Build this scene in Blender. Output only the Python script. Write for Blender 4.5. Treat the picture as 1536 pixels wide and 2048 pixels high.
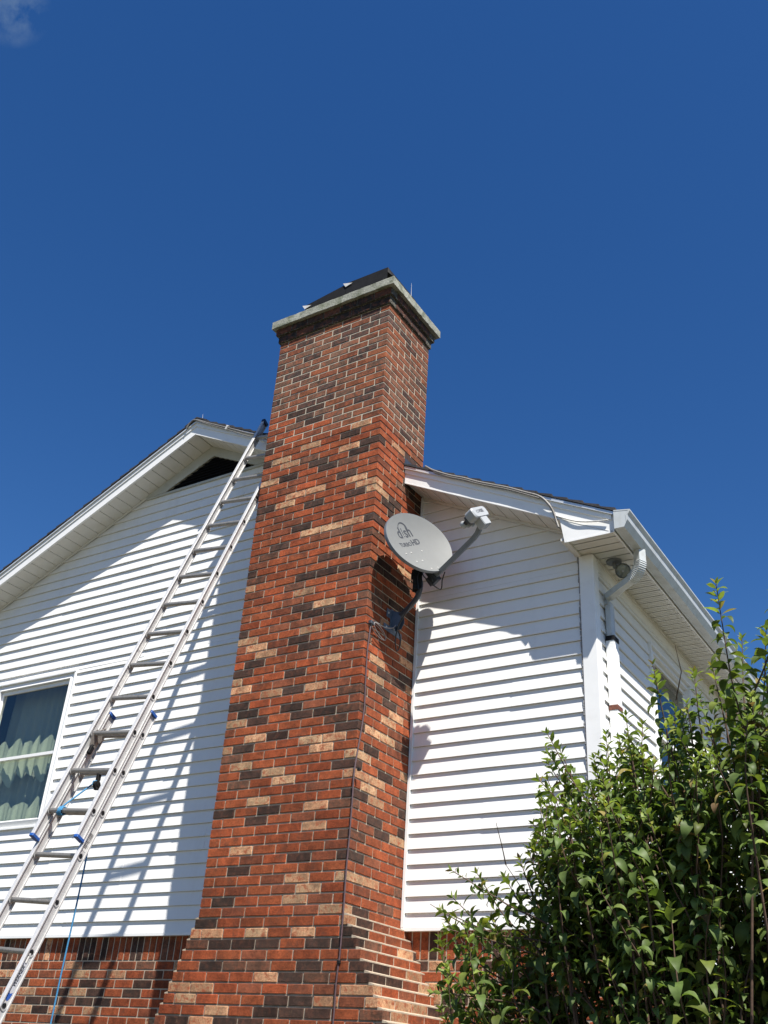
import bpy, bmesh, math, random
import numpy as np
from mathutils import Vector, Matrix

random.seed(7)
rng = np.random.default_rng(7)
for o in list(bpy.data.objects):
    bpy.data.objects.remove(o, do_unlink=True)
scene = bpy.context.scene
COL = scene.collection

# ------------------------------------------------------------------ camera
YAW, PITCH, ROLL, FPX = 0.5877, 0.5220, 0.0696, 1989.9
CAM = np.array([3.8272, -5.6037, 0.0])
F_ = np.array([-math.sin(YAW)*math.cos(PITCH), math.cos(YAW)*math.cos(PITCH), math.sin(PITCH)])
R0 = np.array([math.cos(YAW), math.sin(YAW), 0.0])
U0 = np.cross(R0, F_)
R_ = math.cos(ROLL)*R0 + math.sin(ROLL)*U0
U_ = -math.sin(ROLL)*R0 + math.cos(ROLL)*U0
cam_data = bpy.data.cameras.new('camera')
cam = bpy.data.objects.new('camera', cam_data)
COL.objects.link(cam)
M = Matrix.Identity(4)
for i in range(3):
    M[i][0] = R_[i]; M[i][1] = U_[i]; M[i][2] = -F_[i]; M[i][3] = CAM[i]
cam.matrix_world = M
cam_data.sensor_fit = 'VERTICAL'
cam_data.sensor_height = 24.0
cam_data.lens = FPX/2048*24.0
cam_data.clip_start = 0.05
cam_data.clip_end = 3000
scene.camera = cam
scene.render.resolution_x = 768
scene.render.resolution_y = 1024

# ------------------------------------------------------------------ sky and sun
SUN = Vector((1.395, -1.0, 2.64)).normalized()          # towards the sun
SUN_EL = math.asin(SUN.z)
SUN_AZ = math.atan2(SUN.x, SUN.y)
world = bpy.data.worlds.new('World')
scene.world = world
world.use_nodes = True
wn = world.node_tree.nodes; wl = world.node_tree.links
for n in list(wn): wn.remove(n)
wo = wn.new('ShaderNodeOutputWorld'); bg = wn.new('ShaderNodeBackground')
sky = wn.new('ShaderNodeTexSky'); sky.sky_type = 'NISHITA'; sky.sun_disc = False
sky.sun_elevation = SUN_EL; sky.sun_rotation = SUN_AZ
sky.air_density = 1.0; sky.dust_density = 0.3; sky.ozone_density = 3.0; sky.altitude = 200
bg.inputs['Strength'].default_value = 0.075
# a wisp of high cloud low in the north-west sky
tc = wn.new('ShaderNodeTexCoord')
cdir = (F_ + R_*((20-768)/FPX) - U_*((10-1024)/FPX)); cdir = cdir/np.linalg.norm(cdir)
dot = wn.new('ShaderNodeVectorMath'); dot.operation = 'DOT_PRODUCT'
dot.inputs[1].default_value = tuple(cdir)
wl.new(tc.outputs['Generated'], dot.inputs[0])
cr = wn.new('ShaderNodeMapRange'); cr.inputs[1].default_value = 0.9994; cr.inputs[2].default_value = 1.0
wl.new(dot.outputs['Value'], cr.inputs[0])
cn = wn.new('ShaderNodeTexNoise'); cn.inputs['Scale'].default_value = 26; cn.inputs['Detail'].default_value = 7
cn.inputs['Roughness'].default_value = 0.6
wl.new(tc.outputs['Generated'], cn.inputs['Vector'])
cm = wn.new('ShaderNodeMapRange'); cm.inputs[1].default_value = 0.47; cm.inputs[2].default_value = 0.85
wl.new(cn.outputs['Fac'], cm.inputs[0])
mul = wn.new('ShaderNodeMath'); mul.operation = 'MULTIPLY'
wl.new(cr.outputs[0], mul.inputs[0]); wl.new(cm.outputs[0], mul.inputs[1])
cmix = wn.new('ShaderNodeMix'); cmix.data_type = 'RGBA'
wl.new(mul.outputs[0], cmix.inputs['Factor'])
hs = wn.new('ShaderNodeHueSaturation'); hs.inputs['Hue'].default_value = .509; hs.inputs['Saturation'].default_value = 1.31; hs.inputs['Value'].default_value = .89
wl.new(sky.outputs[0], hs.inputs['Color'])
wl.new(hs.outputs[0], cmix.inputs['A']); cmix.inputs['B'].default_value = (1.5, 2.2, 3.2, 1)
wl.new(cmix.outputs['Result'], bg.inputs['Color'])
wl.new(bg.outputs[0], wo.inputs[0])

sd = bpy.data.lights.new('sun', 'SUN'); sd.energy = 5.0; sd.angle = math.radians(0.5)
sd.color = (1.0, 0.955, 0.88)
so = bpy.data.objects.new('sun', sd); COL.objects.link(so)
so.rotation_euler = SUN.to_track_quat('Z', 'Y').to_euler()
so.location = (6, -6, 12)

scene.view_settings.view_transform = 'Standard'
scene.view_settings.look = 'None'
scene.view_settings.gamma = 1
scene.view_settings.exposure = 0.86

# ------------------------------------------------------------------ helpers
def at(px, py, axis, val):
    """the point seen at a photograph pixel that lies on the plane axis=val"""
    r = F_ + R_*((px-768)/FPX) - U_*((py-1024)/FPX)
    i = 'xyz'.index(axis)
    return CAM + r*((val-CAM[i])/r[i])

class MB:
    def __init__(s):
        s.v = []; s.f = []; s.c = []; s.smooth = []
        s.tint = (1, 1, 1, 1)
    def add(s, verts, faces, smooth=False):
        b = len(s.v)
        s.v += [tuple(map(float, p)) for p in verts]
        for f in faces:
            s.f.append(tuple(i+b for i in f)); s.c.append(s.tint); s.smooth.append(smooth)
    def box(s, x0, x1, y0, y1, z0, z1, ch=0.0):
        if x1 < x0: x0, x1 = x1, x0
        if y1 < y0: y0, y1 = y1, y0
        if z1 < z0: z0, z1 = z1, z0
        s.obox(((x0+x1)/2, (y0+y1)/2, (z0+z1)/2), (1, 0, 0), (0, 1, 0), (0, 0, 1), (x1-x0)/2, (y1-y0)/2, (z1-z0)/2, ch)
    def obox(s, c, a, b, n, ha, hb, hn, ch=0.0):
        c = np.array(c, float); a = np.array(a, float); b = np.array(b, float); n = np.array(n, float)
        if ch <= 0:
            vs = [c+i*ha*a+j*hb*b+k*hn*n for k in (-1, 1) for j in (-1, 1) for i in (-1, 1)]
            s.add(vs, [(0, 2, 3, 1), (4, 5, 7, 6), (0, 1, 5, 4), (2, 6, 7, 3), (0, 4, 6, 2), (1, 3, 7, 5)])
            return
        ch = min(ch, ha*.9, hb*.9, hn*.9)
        vs = []; idx = {}
        for i in (-1, 1):
            for j in (-1, 1):
                for k in (-1, 1):
                    for ax in range(3):
                        h = [ha-ch, hb-ch, hn-ch]; h[ax] += ch
                        idx[(i, j, k, ax)] = len(vs)
                        vs.append(c+i*h[0]*a+j*h[1]*b+k*h[2]*n)
        fs = []
        for sg in (-1, 1):
            q = [(sg, -1, -1), (sg, 1, -1), (sg, 1, 1), (sg, -1, 1)]
            fs.append([idx[t+(0,)] for t in q])
            q = [(-1, sg, -1), (1, sg, -1), (1, sg, 1), (-1, sg, 1)]
            fs.append([idx[t+(1,)] for t in q])
            q = [(-1, -1, sg), (1, -1, sg), (1, 1, sg), (-1, 1, sg)]
            fs.append([idx[t+(2,)] for t in q])
        for p in (-1, 1):
            for q in (-1, 1):
                fs.append([idx[(p, q, -1, 0)], idx[(p, q, 1, 0)], idx[(p, q, 1, 1)], idx[(p, q, -1, 1)]])
                fs.append([idx[(p, -1, q, 0)], idx[(p, 1, q, 0)], idx[(p, 1, q, 2)], idx[(p, -1, q, 2)]])
                fs.append([idx[(-1, p, q, 1)], idx[(1, p, q, 1)], idx[(1, p, q, 2)], idx[(-1, p, q, 2)]])
                for r in (-1, 1):
                    fs.append([idx[(p, q, r, 0)], idx[(p, q, r, 1)], idx[(p, q, r, 2)]])
        s.add(vs, fs)
    def prism(s, poly, d, close=True):
        """poly: list of 3D points, extruded by the vector d"""
        n = len(poly); d = np.array(d, float)
        vs = [np.array(p, float) for p in poly]+[np.array(p, float)+d for p in poly]
        fs = [(i, (i+1) % n, n+(i+1) % n, n+i) for i in range(n)]
        if close: fs += [tuple(range(n-1, -1, -1)), tuple(range(n, 2*n))]
        s.add(vs, fs)
    def tube(s, pts, r, seg=8, cap=True, smooth=True, ell=None):
        pts = [np.array(p, float) for p in pts]
        rs = r if hasattr(r, '__len__') else [r]*len(pts)
        T = []
        for i in range(len(pts)):
            t = pts[min(i+1, len(pts)-1)]-pts[max(i-1, 0)]
            T.append(t/(np.linalg.norm(t)+1e-9))
        ref = np.array([0, 0, 1.0]) if abs(T[0][2]) < .9 else np.array([1.0, 0, 0])
        u = np.cross(T[0], ref); u /= np.linalg.norm(u)
        vs = []
        for i, p in enumerate(pts):
            u = u-T[i]*(u@T[i]); u /= np.linalg.norm(u); w = np.cross(T[i], u)
            for k in range(seg):
                a = 2*math.pi*k/seg
                vs.append(p+rs[i]*(math.cos(a)*u+math.sin(a)*w))
        fs = []
        for i in range(len(pts)-1):
            for k in range(seg):
                fs.append((i*seg+k, i*seg+(k+1) % seg, (i+1)*seg+(k+1) % seg, (i+1)*seg+k))
        s.add(vs, fs, smooth)
        if cap:
            s.add(vs[:seg], [tuple(range(seg-1, -1, -1))]); s.add(vs[-seg:], [tuple(range(seg))])
    def sweep(s, pts, prof, uu, ww, cap=True):
        """prof: list of (a,b) in the frames uu[i], ww[i]"""
        n = len(prof); vs = []
        for p, u, w in zip(pts, uu, ww):
            for a, b in prof: vs.append(np.array(p)+a*np.array(u)+b*np.array(w))
        fs = [(i*n+k, i*n+(k+1) % n, (i+1)*n+(k+1) % n, (i+1)*n+k) for i in range(len(pts)-1) for k in range(n)]
        if cap: fs += [tuple(range(n-1, -1, -1)), tuple(range((len(pts)-1)*n, len(pts)*n))]
        s.add(vs, fs)
    def disc(s, c, n, r, h, seg=24, r2=None):
        n = np.array(n, float); n /= np.linalg.norm(n)
        c = np.array(c, float)
        s.tube([c-n*h/2, c+n*h/2], [r, r if r2 is None else r2], seg, True, False)
    def build(s, name, mat, parent=None):
        me = bpy.data.meshes.new(name)
        me.from_pydata(s.v, [], s.f)
        if any(c != (1, 1, 1, 1) for c in s.c):
            at_ = me.attributes.new('tint', 'FLOAT_COLOR', 'CORNER')
            arr = np.repeat(np.array(s.c, dtype=np.float32), [len(f) for f in s.f], axis=0)
            at_.data.foreach_set('color', arr.ravel())
        if any(s.smooth): me.polygons.foreach_set('use_smooth', s.smooth)
        bm = bmesh.new(); bm.from_mesh(me); bmesh.ops.recalc_face_normals(bm, faces=bm.faces); bm.to_mesh(me); bm.free()
        me.materials.append(mat)
        o = bpy.data.objects.new(name, me); COL.objects.link(o)
        if parent is not None: put(o, parent)
        return o

def origin_of(o):
    p = Vector(o.location)
    while o.parent: o = o.parent; p += o.location
    return p
def put(o, parent):
    """parent with geometry kept where it stands"""
    o.parent = parent
    if o.type == 'MESH' and o.location.length == 0:
        off = origin_of(parent)
        if off.length > 0 and not o.get('moved'):
            o.data.transform(Matrix.Translation(-off))
def tag(o, label, cat, group=None, kind=None):
    if label: o['label'] = label
    if cat: o['category'] = cat
    if group: o['group'] = group
    if kind: o['kind'] = kind
    return o
def empty(name, loc):
    o = bpy.data.objects.new(name, None); COL.objects.link(o); o.location = loc
    o.empty_display_size = .2
    return o
def catmull(P, n=8):
    P = [np.array(p, float) for p in P]; P = [2*P[0]-P[1]]+P+[2*P[-1]-P[-2]]; out = []
    for i in range(1, len(P)-2):
        for k in range(n):
            t = k/n
            out.append(.5*((2*P[i])+(-P[i-1]+P[i+1])*t+(2*P[i-1]-5*P[i]+4*P[i+1]-P[i+2])*t*t+(-P[i-1]+3*P[i]-3*P[i+1]+P[i+2])*t**3))
    out.append(P[-2]); return out
def text_part(body, mat, name, parent, origin, ux, uy, size, depth=0.0006, align='CENTER', bold=0.0, sx=1.0, shear=0.0):
    cu = bpy.data.curves.new(name, 'FONT'); cu.body = body; cu.size = size; cu.align_x = align; cu.align_y = 'CENTER'
    cu.extrude = depth; cu.offset = bold; cu.shear = shear; cu.resolution_u = 3
    ob = bpy.data.objects.new(name, cu); COL.objects.link(ob)
    bpy.context.view_layer.update()
    dg = bpy.context.evaluated_depsgraph_get()
    me = bpy.data.meshes.new_from_object(ob.evaluated_get(dg))
    bpy.data.objects.remove(ob)
    ux = Vector(ux).normalized(); uy = Vector(uy).normalized(); uz = ux.cross(uy)
    m = Matrix(((ux.x*sx, uy.x, uz.x, origin[0]), (ux.y*sx, uy.y, uz.y, origin[1]), (ux.z*sx, uy.z, uz.z, origin[2]), (0, 0, 0, 1)))
    me.transform(m); me.materials.clear(); me.materials.append(mat)
    o = bpy.data.objects.new(name, me); COL.objects.link(o); put(o, parent)
    return o

# ------------------------------------------------------------------ materials
def mat(name, color, rough=0.5, metal=0.0, spec=0.5, noise=None, bump=None, tint=False, dirt=None, streak=None):
    """noise=(scale, amount) value variation; bump=(scale, strength, distance); dirt=(scale, lo, hi, colour); streak like dirt but stretched in z"""
    m = bpy.data.materials.new(name); m.use_nodes = True
    N = m.node_tree.nodes; L = m.node_tree.links
    b = N['Principled BSDF']
    b.inputs['Roughness'].default_value = rough; b.inputs['Metallic'].default_value = metal
    b.inputs['Specular IOR Level'].default_value = spec
    tc = N.new('ShaderNodeTexCoord')
    rgb = N.new('ShaderNodeRGB'); rgb.outputs[0].default_value = (*color, 1); cur = rgb.outputs[0]
    if tint:
        a = N.new('ShaderNodeAttribute'); a.attribute_name = 'tint'; cur = a.outputs['Color']
    def mix(fac, A, B, mode='MIX'):
        x = N.new('ShaderNodeMix'); x.data_type = 'RGBA'; x.blend_type = mode
        if isinstance(fac, float): x.inputs['Factor'].default_value = fac
        else: L.new(fac, x.inputs['Factor'])
        for nm, v in (('A', A), ('B', B)):
            if isinstance(v, tuple): x.inputs[nm].default_value = v
            else: L.new(v, x.inputs[nm])
        return x.outputs['Result']
    def nz(scale, detail=5, vec=None, rough_=.6):
        n = N.new('ShaderNodeTexNoise'); n.inputs['Scale'].default_value = scale; n.inputs['Detail'].default_value = detail
        n.inputs['Roughness'].default_value = rough_
        L.new(vec if vec is not None else tc.outputs['Object'], n.inputs['Vector']); return n.outputs['Fac']
    def mr(v, a, b_, c=0, d=1):
        r = N.new('ShaderNodeMapRange'); L.new(v, r.inputs[0])
        for i, q in enumerate((a, b_, c, d)): r.inputs[i+1].default_value = q
        return r.outputs[0]
    if noise:
        for sc, am in (noise if isinstance(noise, list) else [noise]):
            f = mr(nz(sc), .3, .7, 1-am, 1+am)
            c = N.new('ShaderNodeCombineColor')
            for i in range(3): L.new(f, c.inputs[i])
            cur = mix(1.0, cur, c.outputs[0], 'MULTIPLY')
    if dirt:
        sc, lo, hi, colr, amt = dirt
        cur = mix(mr(nz(sc, 8), lo, hi, 0, amt), cur, (*colr, 1))
    if streak:
        sc, lo, hi, colr, amt = streak
        mp = N.new('ShaderNodeMapping'); mp.inputs['Scale'].default_value = (1, 1, .07); L.new(tc.outputs['Object'], mp.inputs[0])
        cur = mix(mr(nz(sc, 6, mp.outputs[0]), lo, hi, 0, amt), cur, (*colr, 1))
    L.new(cur, b.inputs['Base Color'])
    if bump:
        bp = N.new('ShaderNodeBump'); bp.inputs['Strength'].default_value = bump[1]; bp.inputs['Distance'].default_value = bump[2]
        L.new(nz(bump[0], 6), bp.inputs['Height']); L.new(bp.outputs[0], b.inputs['Normal'])
    return m

def brick_material(name, sooty=False):
    m = mat(name, (.3, .1, .05), rough=.88, spec=.25, tint=True, noise=[(.9, .25), (13, .36), (80, .36)], bump=(140, .7, .006))
    N = m.node_tree.nodes; L = m.node_tree.links; b = N['Principled BSDF']
    base = b.inputs['Base Color'].links[0].from_socket
    tc = N.new('ShaderNodeTexCoord')
    a = N.new('ShaderNodeAttribute'); a.attribute_name = 'tint'
    # blotchy face on the tan and soot-flashed bricks: alpha of the tint carries how mottled a brick is
    n = N.new('ShaderNodeTexNoise'); n.inputs['Scale'].default_value = 26; n.inputs['Detail'].default_value = 9; n.inputs['Roughness'].default_value = .72
    L.new(tc.outputs['Object'], n.inputs['Vector'])
    r = N.new('ShaderNodeMapRange'); r.inputs[1].default_value = .49; r.inputs[2].default_value = .60
    L.new(n.outputs['Fac'], r.inputs[0])
    mu = N.new('ShaderNodeMath'); mu.operation = 'MULTIPLY'; L.new(r.outputs[0], mu.inputs[0]); L.new(a.outputs['Alpha'], mu.inputs[1])
    x = N.new('ShaderNodeMix'); x.data_type = 'RGBA'; L.new(mu.outputs[0], x.inputs['Factor']); L.new(base, x.inputs['A'])
    x.inputs['B'].default_value = (.30, .085, .038, 1) if not sooty else (.16, .10, .075, 1)
    n2 = N.new('ShaderNodeTexNoise'); n2.inputs['Scale'].default_value = 8.5; n2.inputs['Detail'].default_value = 10; n2.inputs['Roughness'].default_value = .74
    L.new(tc.outputs['Object'], n2.inputs['Vector'])
    r2 = N.new('ShaderNodeMapRange'); r2.inputs[1].default_value = .52; r2.inputs[2].default_value = .68; r2.inputs[4].default_value = .62
    L.new(n2.outputs['Fac'], r2.inputs[0])
    x2 = N.new('ShaderNodeMix'); x2.data_type = 'RGBA'; L.new(r2.outputs[0], x2.inputs['Factor']); L.new(x.outputs['Result'], x2.inputs['A'])
    x2.inputs['B'].default_value = (.085, .045, .030, 1)
    n3 = N.new('ShaderNodeTexNoise'); n3.inputs['Scale'].default_value = 38; n3.inputs['Detail'].default_value = 8; n3.inputs['Roughness'].default_value = .8
    L.new(tc.outputs['Object'], n3.inputs['Vector'])
    r3 = N.new('ShaderNodeMapRange'); r3.inputs[1].default_value = .60; r3.inputs[2].default_value = .70; r3.inputs[4].default_value = .40
    L.new(n3.outputs['Fac'], r3.inputs[0])
    x3 = N.new('ShaderNodeMix'); x3.data_type = 'RGBA'; L.new(r3.outputs[0], x3.inputs['Factor']); L.new(x2.outputs['Result'], x3.inputs['A'])
    x3.inputs['B'].default_value = (.42, .27, .17, 1)
    L.new(x3.outputs['Result'], b.inputs['Base Color'])
    return m

BRICK = brick_material('brick')
MORTAR = mat('mortar', (.43, .37, .28), rough=.95, spec=.1, noise=[(14, .14), (120, .16)], bump=(200, .6, .003))
MORTAR_B = mat('mortar_tan', (.40, .33, .25), rough=.95, spec=.1, noise=[(14, .2), (120, .2)], bump=(200, .6, .003))
MORTAR_L = mat('mortar_light', (.46, .41, .32), rough=.95, spec=.1, noise=[(14, .12), (120, .16)], bump=(200, .6, .003))
VINYL = mat('vinyl_siding', (.78, .775, .75), rough=.42, spec=.35, noise=(2.5, .025), bump=(90, .10, .001), streak=(7, .52, .85, (.50, .485, .43), .26))
TRIM = mat('white_trim', (.80, .80, .785), rough=.38, spec=.4, noise=(4, .03), dirt=(9, .56, .8, (.50, .48, .41), .22))
SOFFIT = mat('soffit_vinyl', (.70, .685, .64), rough=.5, spec=.3, noise=(3, .04), dirt=(6, .5, .8, (.45, .40, .30), .3))
GUTTER = mat('gutter_metal', (.50, .53, .535), rough=.32, spec=.5, noise=(3, .04), dirt=(12, .5, .72, (.30, .29, .24), .5), streak=(9, .5, .75, (.28, .27, .22), .35))
CAULK = mat('old_caulk', (.24, .24, .24), rough=.8, noise=(60, .5), bump=(60, .8, .01))
SHINGLE = mat('asphalt_shingle', (.045, .045, .050), rough=.9, spec=.2, noise=[(6, .25), (220, .45)], bump=(300, .6, .004))
CONCRETE = mat('weathered_concrete', (.29, .295, .25), rough=.9, spec=.2, noise=[(8, .2), (60, .2)], bump=(60, .6, .008), dirt=(11, .47, .62, (.11, .125, .075), .7))
BLACKMETAL = mat('black_metal', (.013, .013, .014), rough=.7, spec=.15, noise=(20, .3))
PALE_METAL = mat('pale_metal', (.55, .54, .52), rough=.45, spec=.5, noise=(20, .2))
DARKGREY = mat('graphite_paint', (.045, .052, .065), rough=.45, spec=.5, noise=(15, .15))
ARMGREY = mat('arm_paint', (.17, .185, .20), rough=.5, spec=.4, noise=(30, .1))
DISH = mat('dish_paint', (.178, .184, .183), rough=.5, spec=.3, noise=(10, .03), bump=(400, .05, .0005))
DISHBACK = mat('dish_back_paint', (.15, .165, .185), rough=.5, spec=.35)
INK = mat('dark_print', (.035, .04, .05), rough=.6)
PLASTIC = mat('pale_plastic', (.34, .355, .365), rough=.42, noise=(20, .04))
BLACK = mat('black_rubber', (.012, .012, .013), rough=.5)
ALU = mat('ladder_aluminium', (.56, .555, .55), rough=.46, metal=.30, spec=.5, noise=[(5, .09), (70, .08)], bump=(150, .12, .001), dirt=(22, .57, .72, (.27, .24, .21), .35))
RUNG = mat('rung_aluminium', (.34, .32, .30), rough=.5, metal=.4, spec=.5, noise=[(30, .25), (160, .15)], dirt=(30, .5, .7, (.17, .14, .12), .45))
BLUE = mat('blue_plastic', (.018, .085, .32), rough=.4, noise=(30, .1))
NAVY = mat('navy_plastic', (.015, .025, .07), rough=.45)
ROPE = mat('blue_rope', (.04, .19, .36), rough=.8, noise=(200, .4), bump=(500, .8, .002))
STICKER = mat('sticker_paper', (.60, .59, .57), rough=.6, noise=(60, .18), dirt=(90, .55, .7, (.3, .29, .28), .6))
CURTAIN = mat('curtain_cloth', (.50, .56, .47), rough=.9)
ROOM = mat('dark_room', (.10, .105, .10), rough=.9)
CABLE = mat('braided_cable', (.21, .20, .185), rough=.5, metal=.3, noise=(300, .4), bump=(400, .9, .002))
GROUNDW = mat('oxidised_wire', (.085, .05, .055), rough=.6, noise=(60, .3))
RUST = mat('rusty_steel', (.13, .045, .028), rough=.85, noise=(60, .4), bump=(80, .5, .003))
BARK = mat('shrub_bark', (.085, .05, .033), rough=.9, noise=(60, .35))
GRASS = mat('lawn', (.085, .078, .048), rough=.95, noise=[(.7, .3), (14, .4)])
VENT = mat('vent_louvre', (.012, .012, .013), rough=.9, spec=.05)

def glass_material(name, tintc=(.86, .88, .84)):
    m = bpy.data.materials.new(name); m.use_nodes = True
    N = m.node_tree.nodes; L = m.node_tree.links
    for n in list(N): N.remove(n)
    out = N.new('ShaderNodeOutputMaterial'); t = N.new('ShaderNodeBsdfTransparent'); t.inputs[0].default_value = (*tintc, 1)
    g = N.new('ShaderNodeBsdfGlossy'); g.inputs['Roughness'].default_value = .02
    fr = N.new('ShaderNodeFresnel'); ge = N.new('ShaderNodeNewGeometry'); mrr = N.new('ShaderNodeMapRange')
    mrr.inputs[3].default_value = 1.62; mrr.inputs[4].default_value = 1/1.62; L.new(ge.outputs['Backfacing'], mrr.inputs[0]); L.new(mrr.outputs[0], fr.inputs['IOR'])
    mx = N.new('ShaderNodeMixShader'); L.new(fr.outputs[0], mx.inputs[0]); L.new(t.outputs[0], mx.inputs[1]); L.new(g.outputs[0], mx.inputs[2])
    L.new(mx.outputs[0], out.inputs[0]); return m
GLASS = glass_material('window_glass')

def leaf_material():
    m = bpy.data.materials.new('leaf'); m.use_nodes = True
    N = m.node_tree.nodes; L = m.node_tree.links
    b = N['Principled BSDF']; out = N['Material Output']
    a = N.new('ShaderNodeAttribute'); a.attribute_name = 'tint'
    geo = N.new('ShaderNodeNewGeometry')
    x = N.new('ShaderNodeMix'); x.data_type = 'RGBA'; x.blend_type = 'MIX'
    L.new(geo.outputs['Backfacing'], x.inputs['Factor']); L.new(a.outputs['Color'], x.inputs['A'])
    br = N.new('ShaderNodeMix'); br.data_type = 'RGBA'; br.blend_type = 'MULTIPLY'; br.inputs['Factor'].default_value = 1
    L.new(a.outputs['Color'], br.inputs['A']); br.inputs['B'].default_value = (1.25, 1.2, 1.35, 1)
    L.new(br.outputs['Result'], x.inputs['B'])
    tc = N.new('ShaderNodeTexCoord'); n = N.new('ShaderNodeTexNoise'); n.inputs['Scale'].default_value = 45; L.new(tc.outputs['Object'], n.inputs[0])
    r = N.new('ShaderNodeMapRange'); r.inputs[1].default_value = .3; r.inputs[2].default_value = .7; r.inputs[3].default_value = .82; r.inputs[4].default_value = 1.18; L.new(n.outputs[0], r.inputs[0])
    cc = N.new('ShaderNodeCombineColor')
    for i in range(3): L.new(r.outputs[0], cc.inputs[i])
    y = N.new('ShaderNodeMix'); y.data_type = 'RGBA'; y.blend_type = 'MULTIPLY'; y.inputs['Factor'].default_value = 1
    L.new(x.outputs['Result'], y.inputs['A']); L.new(cc.outputs[0], y.inputs['B'])
    L.new(y.outputs['Result'], b.inputs['Base Color']); b.inputs['Roughness'].default_value = .52; b.inputs['Specular IOR Level'].default_value = .26
    tr = N.new('ShaderNodeBsdfTranslucent')
    tcx = N.new('ShaderNodeMix'); tcx.data_type = 'RGBA'; tcx.blend_type = 'MULTIPLY'; tcx.inputs['Factor'].default_value = 1
    L.new(y.outputs['Result'], tcx.inputs['A']); tcx.inputs['B'].default_value = (1.5, 1.7, .7, 1)
    L.new(tcx.outputs['Result'], tr.inputs['Color'])
    mx = N.new('ShaderNodeMixShader'); mx.inputs[0].default_value = .28
    L.new(b.outputs[0], mx.inputs[1]); L.new(tr.outputs[0], mx.inputs[2]); L.new(mx.outputs[0], out.inputs['Surface'])
    return m
LEAF = leaf_material()

# ------------------------------------------------------------------ dimensions
GZ = -1.55                    # ground level, metres below the eye
DW, XC = 0.7225, 1.4945       # gable wall plane, right side wall plane
W, D = 1.22, 0.712            # chimney shaft
Z0 = 0.936                    # bottom of the siding
YB = DW+9.0                   # back of the house
XA = -2.588; ZA = 5.71        # soffit line apex
SL, SR = 0.468, 0.502         # roof slopes left / right
XL = -6.75                    # left wall
OH = 0.30                     # rake overhang
YR = DW-OH                    # fascia plane
def zs(x):                    # soffit line height
    return ZA-(x-XA)*SR if x > XA else ZA-(XA-x)*SL
def xr_(z): return XA+(ZA-z)/SR
def xl_(z): return XA-(ZA-z)/SL
RT = 0.155                    # roof top above the soffit line

# ------------------------------------------------------------------ ground
g = MB(); nG = 40
for i in range(nG):
    for j in range(nG):
        pass
g.add([(-900, -900, GZ), (900, -900, GZ), (900, 900, GZ), (-900, 900, GZ)], [(0, 1, 2, 3)])
go = g.build('ground', GRASS); tag(go, None, None, None, 'structure')

# ------------------------------------------------------------------ house
house = empty('house', (0, DW, GZ))
tag(house, 'white sided house with brick base and tall red brick chimney on its gable', 'house')

# --- brick palette
ZCUR = [0.0]
def pick_brick(weathered):
    r = random.random()
    low = 1.0 if ZCUR[0] < 2.9 else .45
    def j(c, a=.12):
        k = 1+random.uniform(-a, a)*1.3; w = random.uniform(-.07, .07)
        return (max(.01, c[0]*k*.83), max(.008, c[1]*k*(.76+w)), max(.006, c[2]*k*(.76+w*1.3)))
    if weathered:
        if r < .31: c = j((.19, .074, .038), .22); al = .6
        elif r < .62: c = j((.165, .092, .058), .18); al = .7
        elif r < .84: c = j((.075, .050, .040), .25); al = .3
        else: c = j((.25, .088, .038)); al = .5
    else:
        if r < .60-.09*low: c = j((.295, .076, .027), .17); al = .12
        elif r < .72-.08*low: c = j((.22, .072, .034), .2); al = .25
        elif r < .87-.06*low: c = j((.055, .034, .025), .3); al = .12
        elif r < .90-.04*low: c = j((.13, .066, .040), .2); al = .4
        else: c = j((.54, .345, .19), .2); al = .95
    return (*c, al)
MOD, BL, BH, BD, CH_ = .20333, .1935, .0570, .092, .0672

def brick(mb, x0, x1, y0, y1, z0, z1, tint):
    mb.tint = tint
    e = random.uniform(-.0012, .0012)
    mb.box(x0, x1, y0+e, y1+e, z0, z1, .0030)

ZF = .931                     # the shaft flares below this
def flare(z):
    k = max(0, math.ceil((ZF-z)/CH_-1e-6))
    return (-W-.0265*k, .037*k, k)
def weathered_at(x, y, z):
    if z > 5.20: return True
    if x < -W/2-.1 and z < 5.13: return False
    if y > .40 and z > 4.3: return True
    if y > .08: return z > 4.76
    # stair-step boundary across the front
    b = 5.13 if x < -.80 else 5.13-(x+.80)*1.05 if x < -.50 else 4.80
    return z > b

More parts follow.
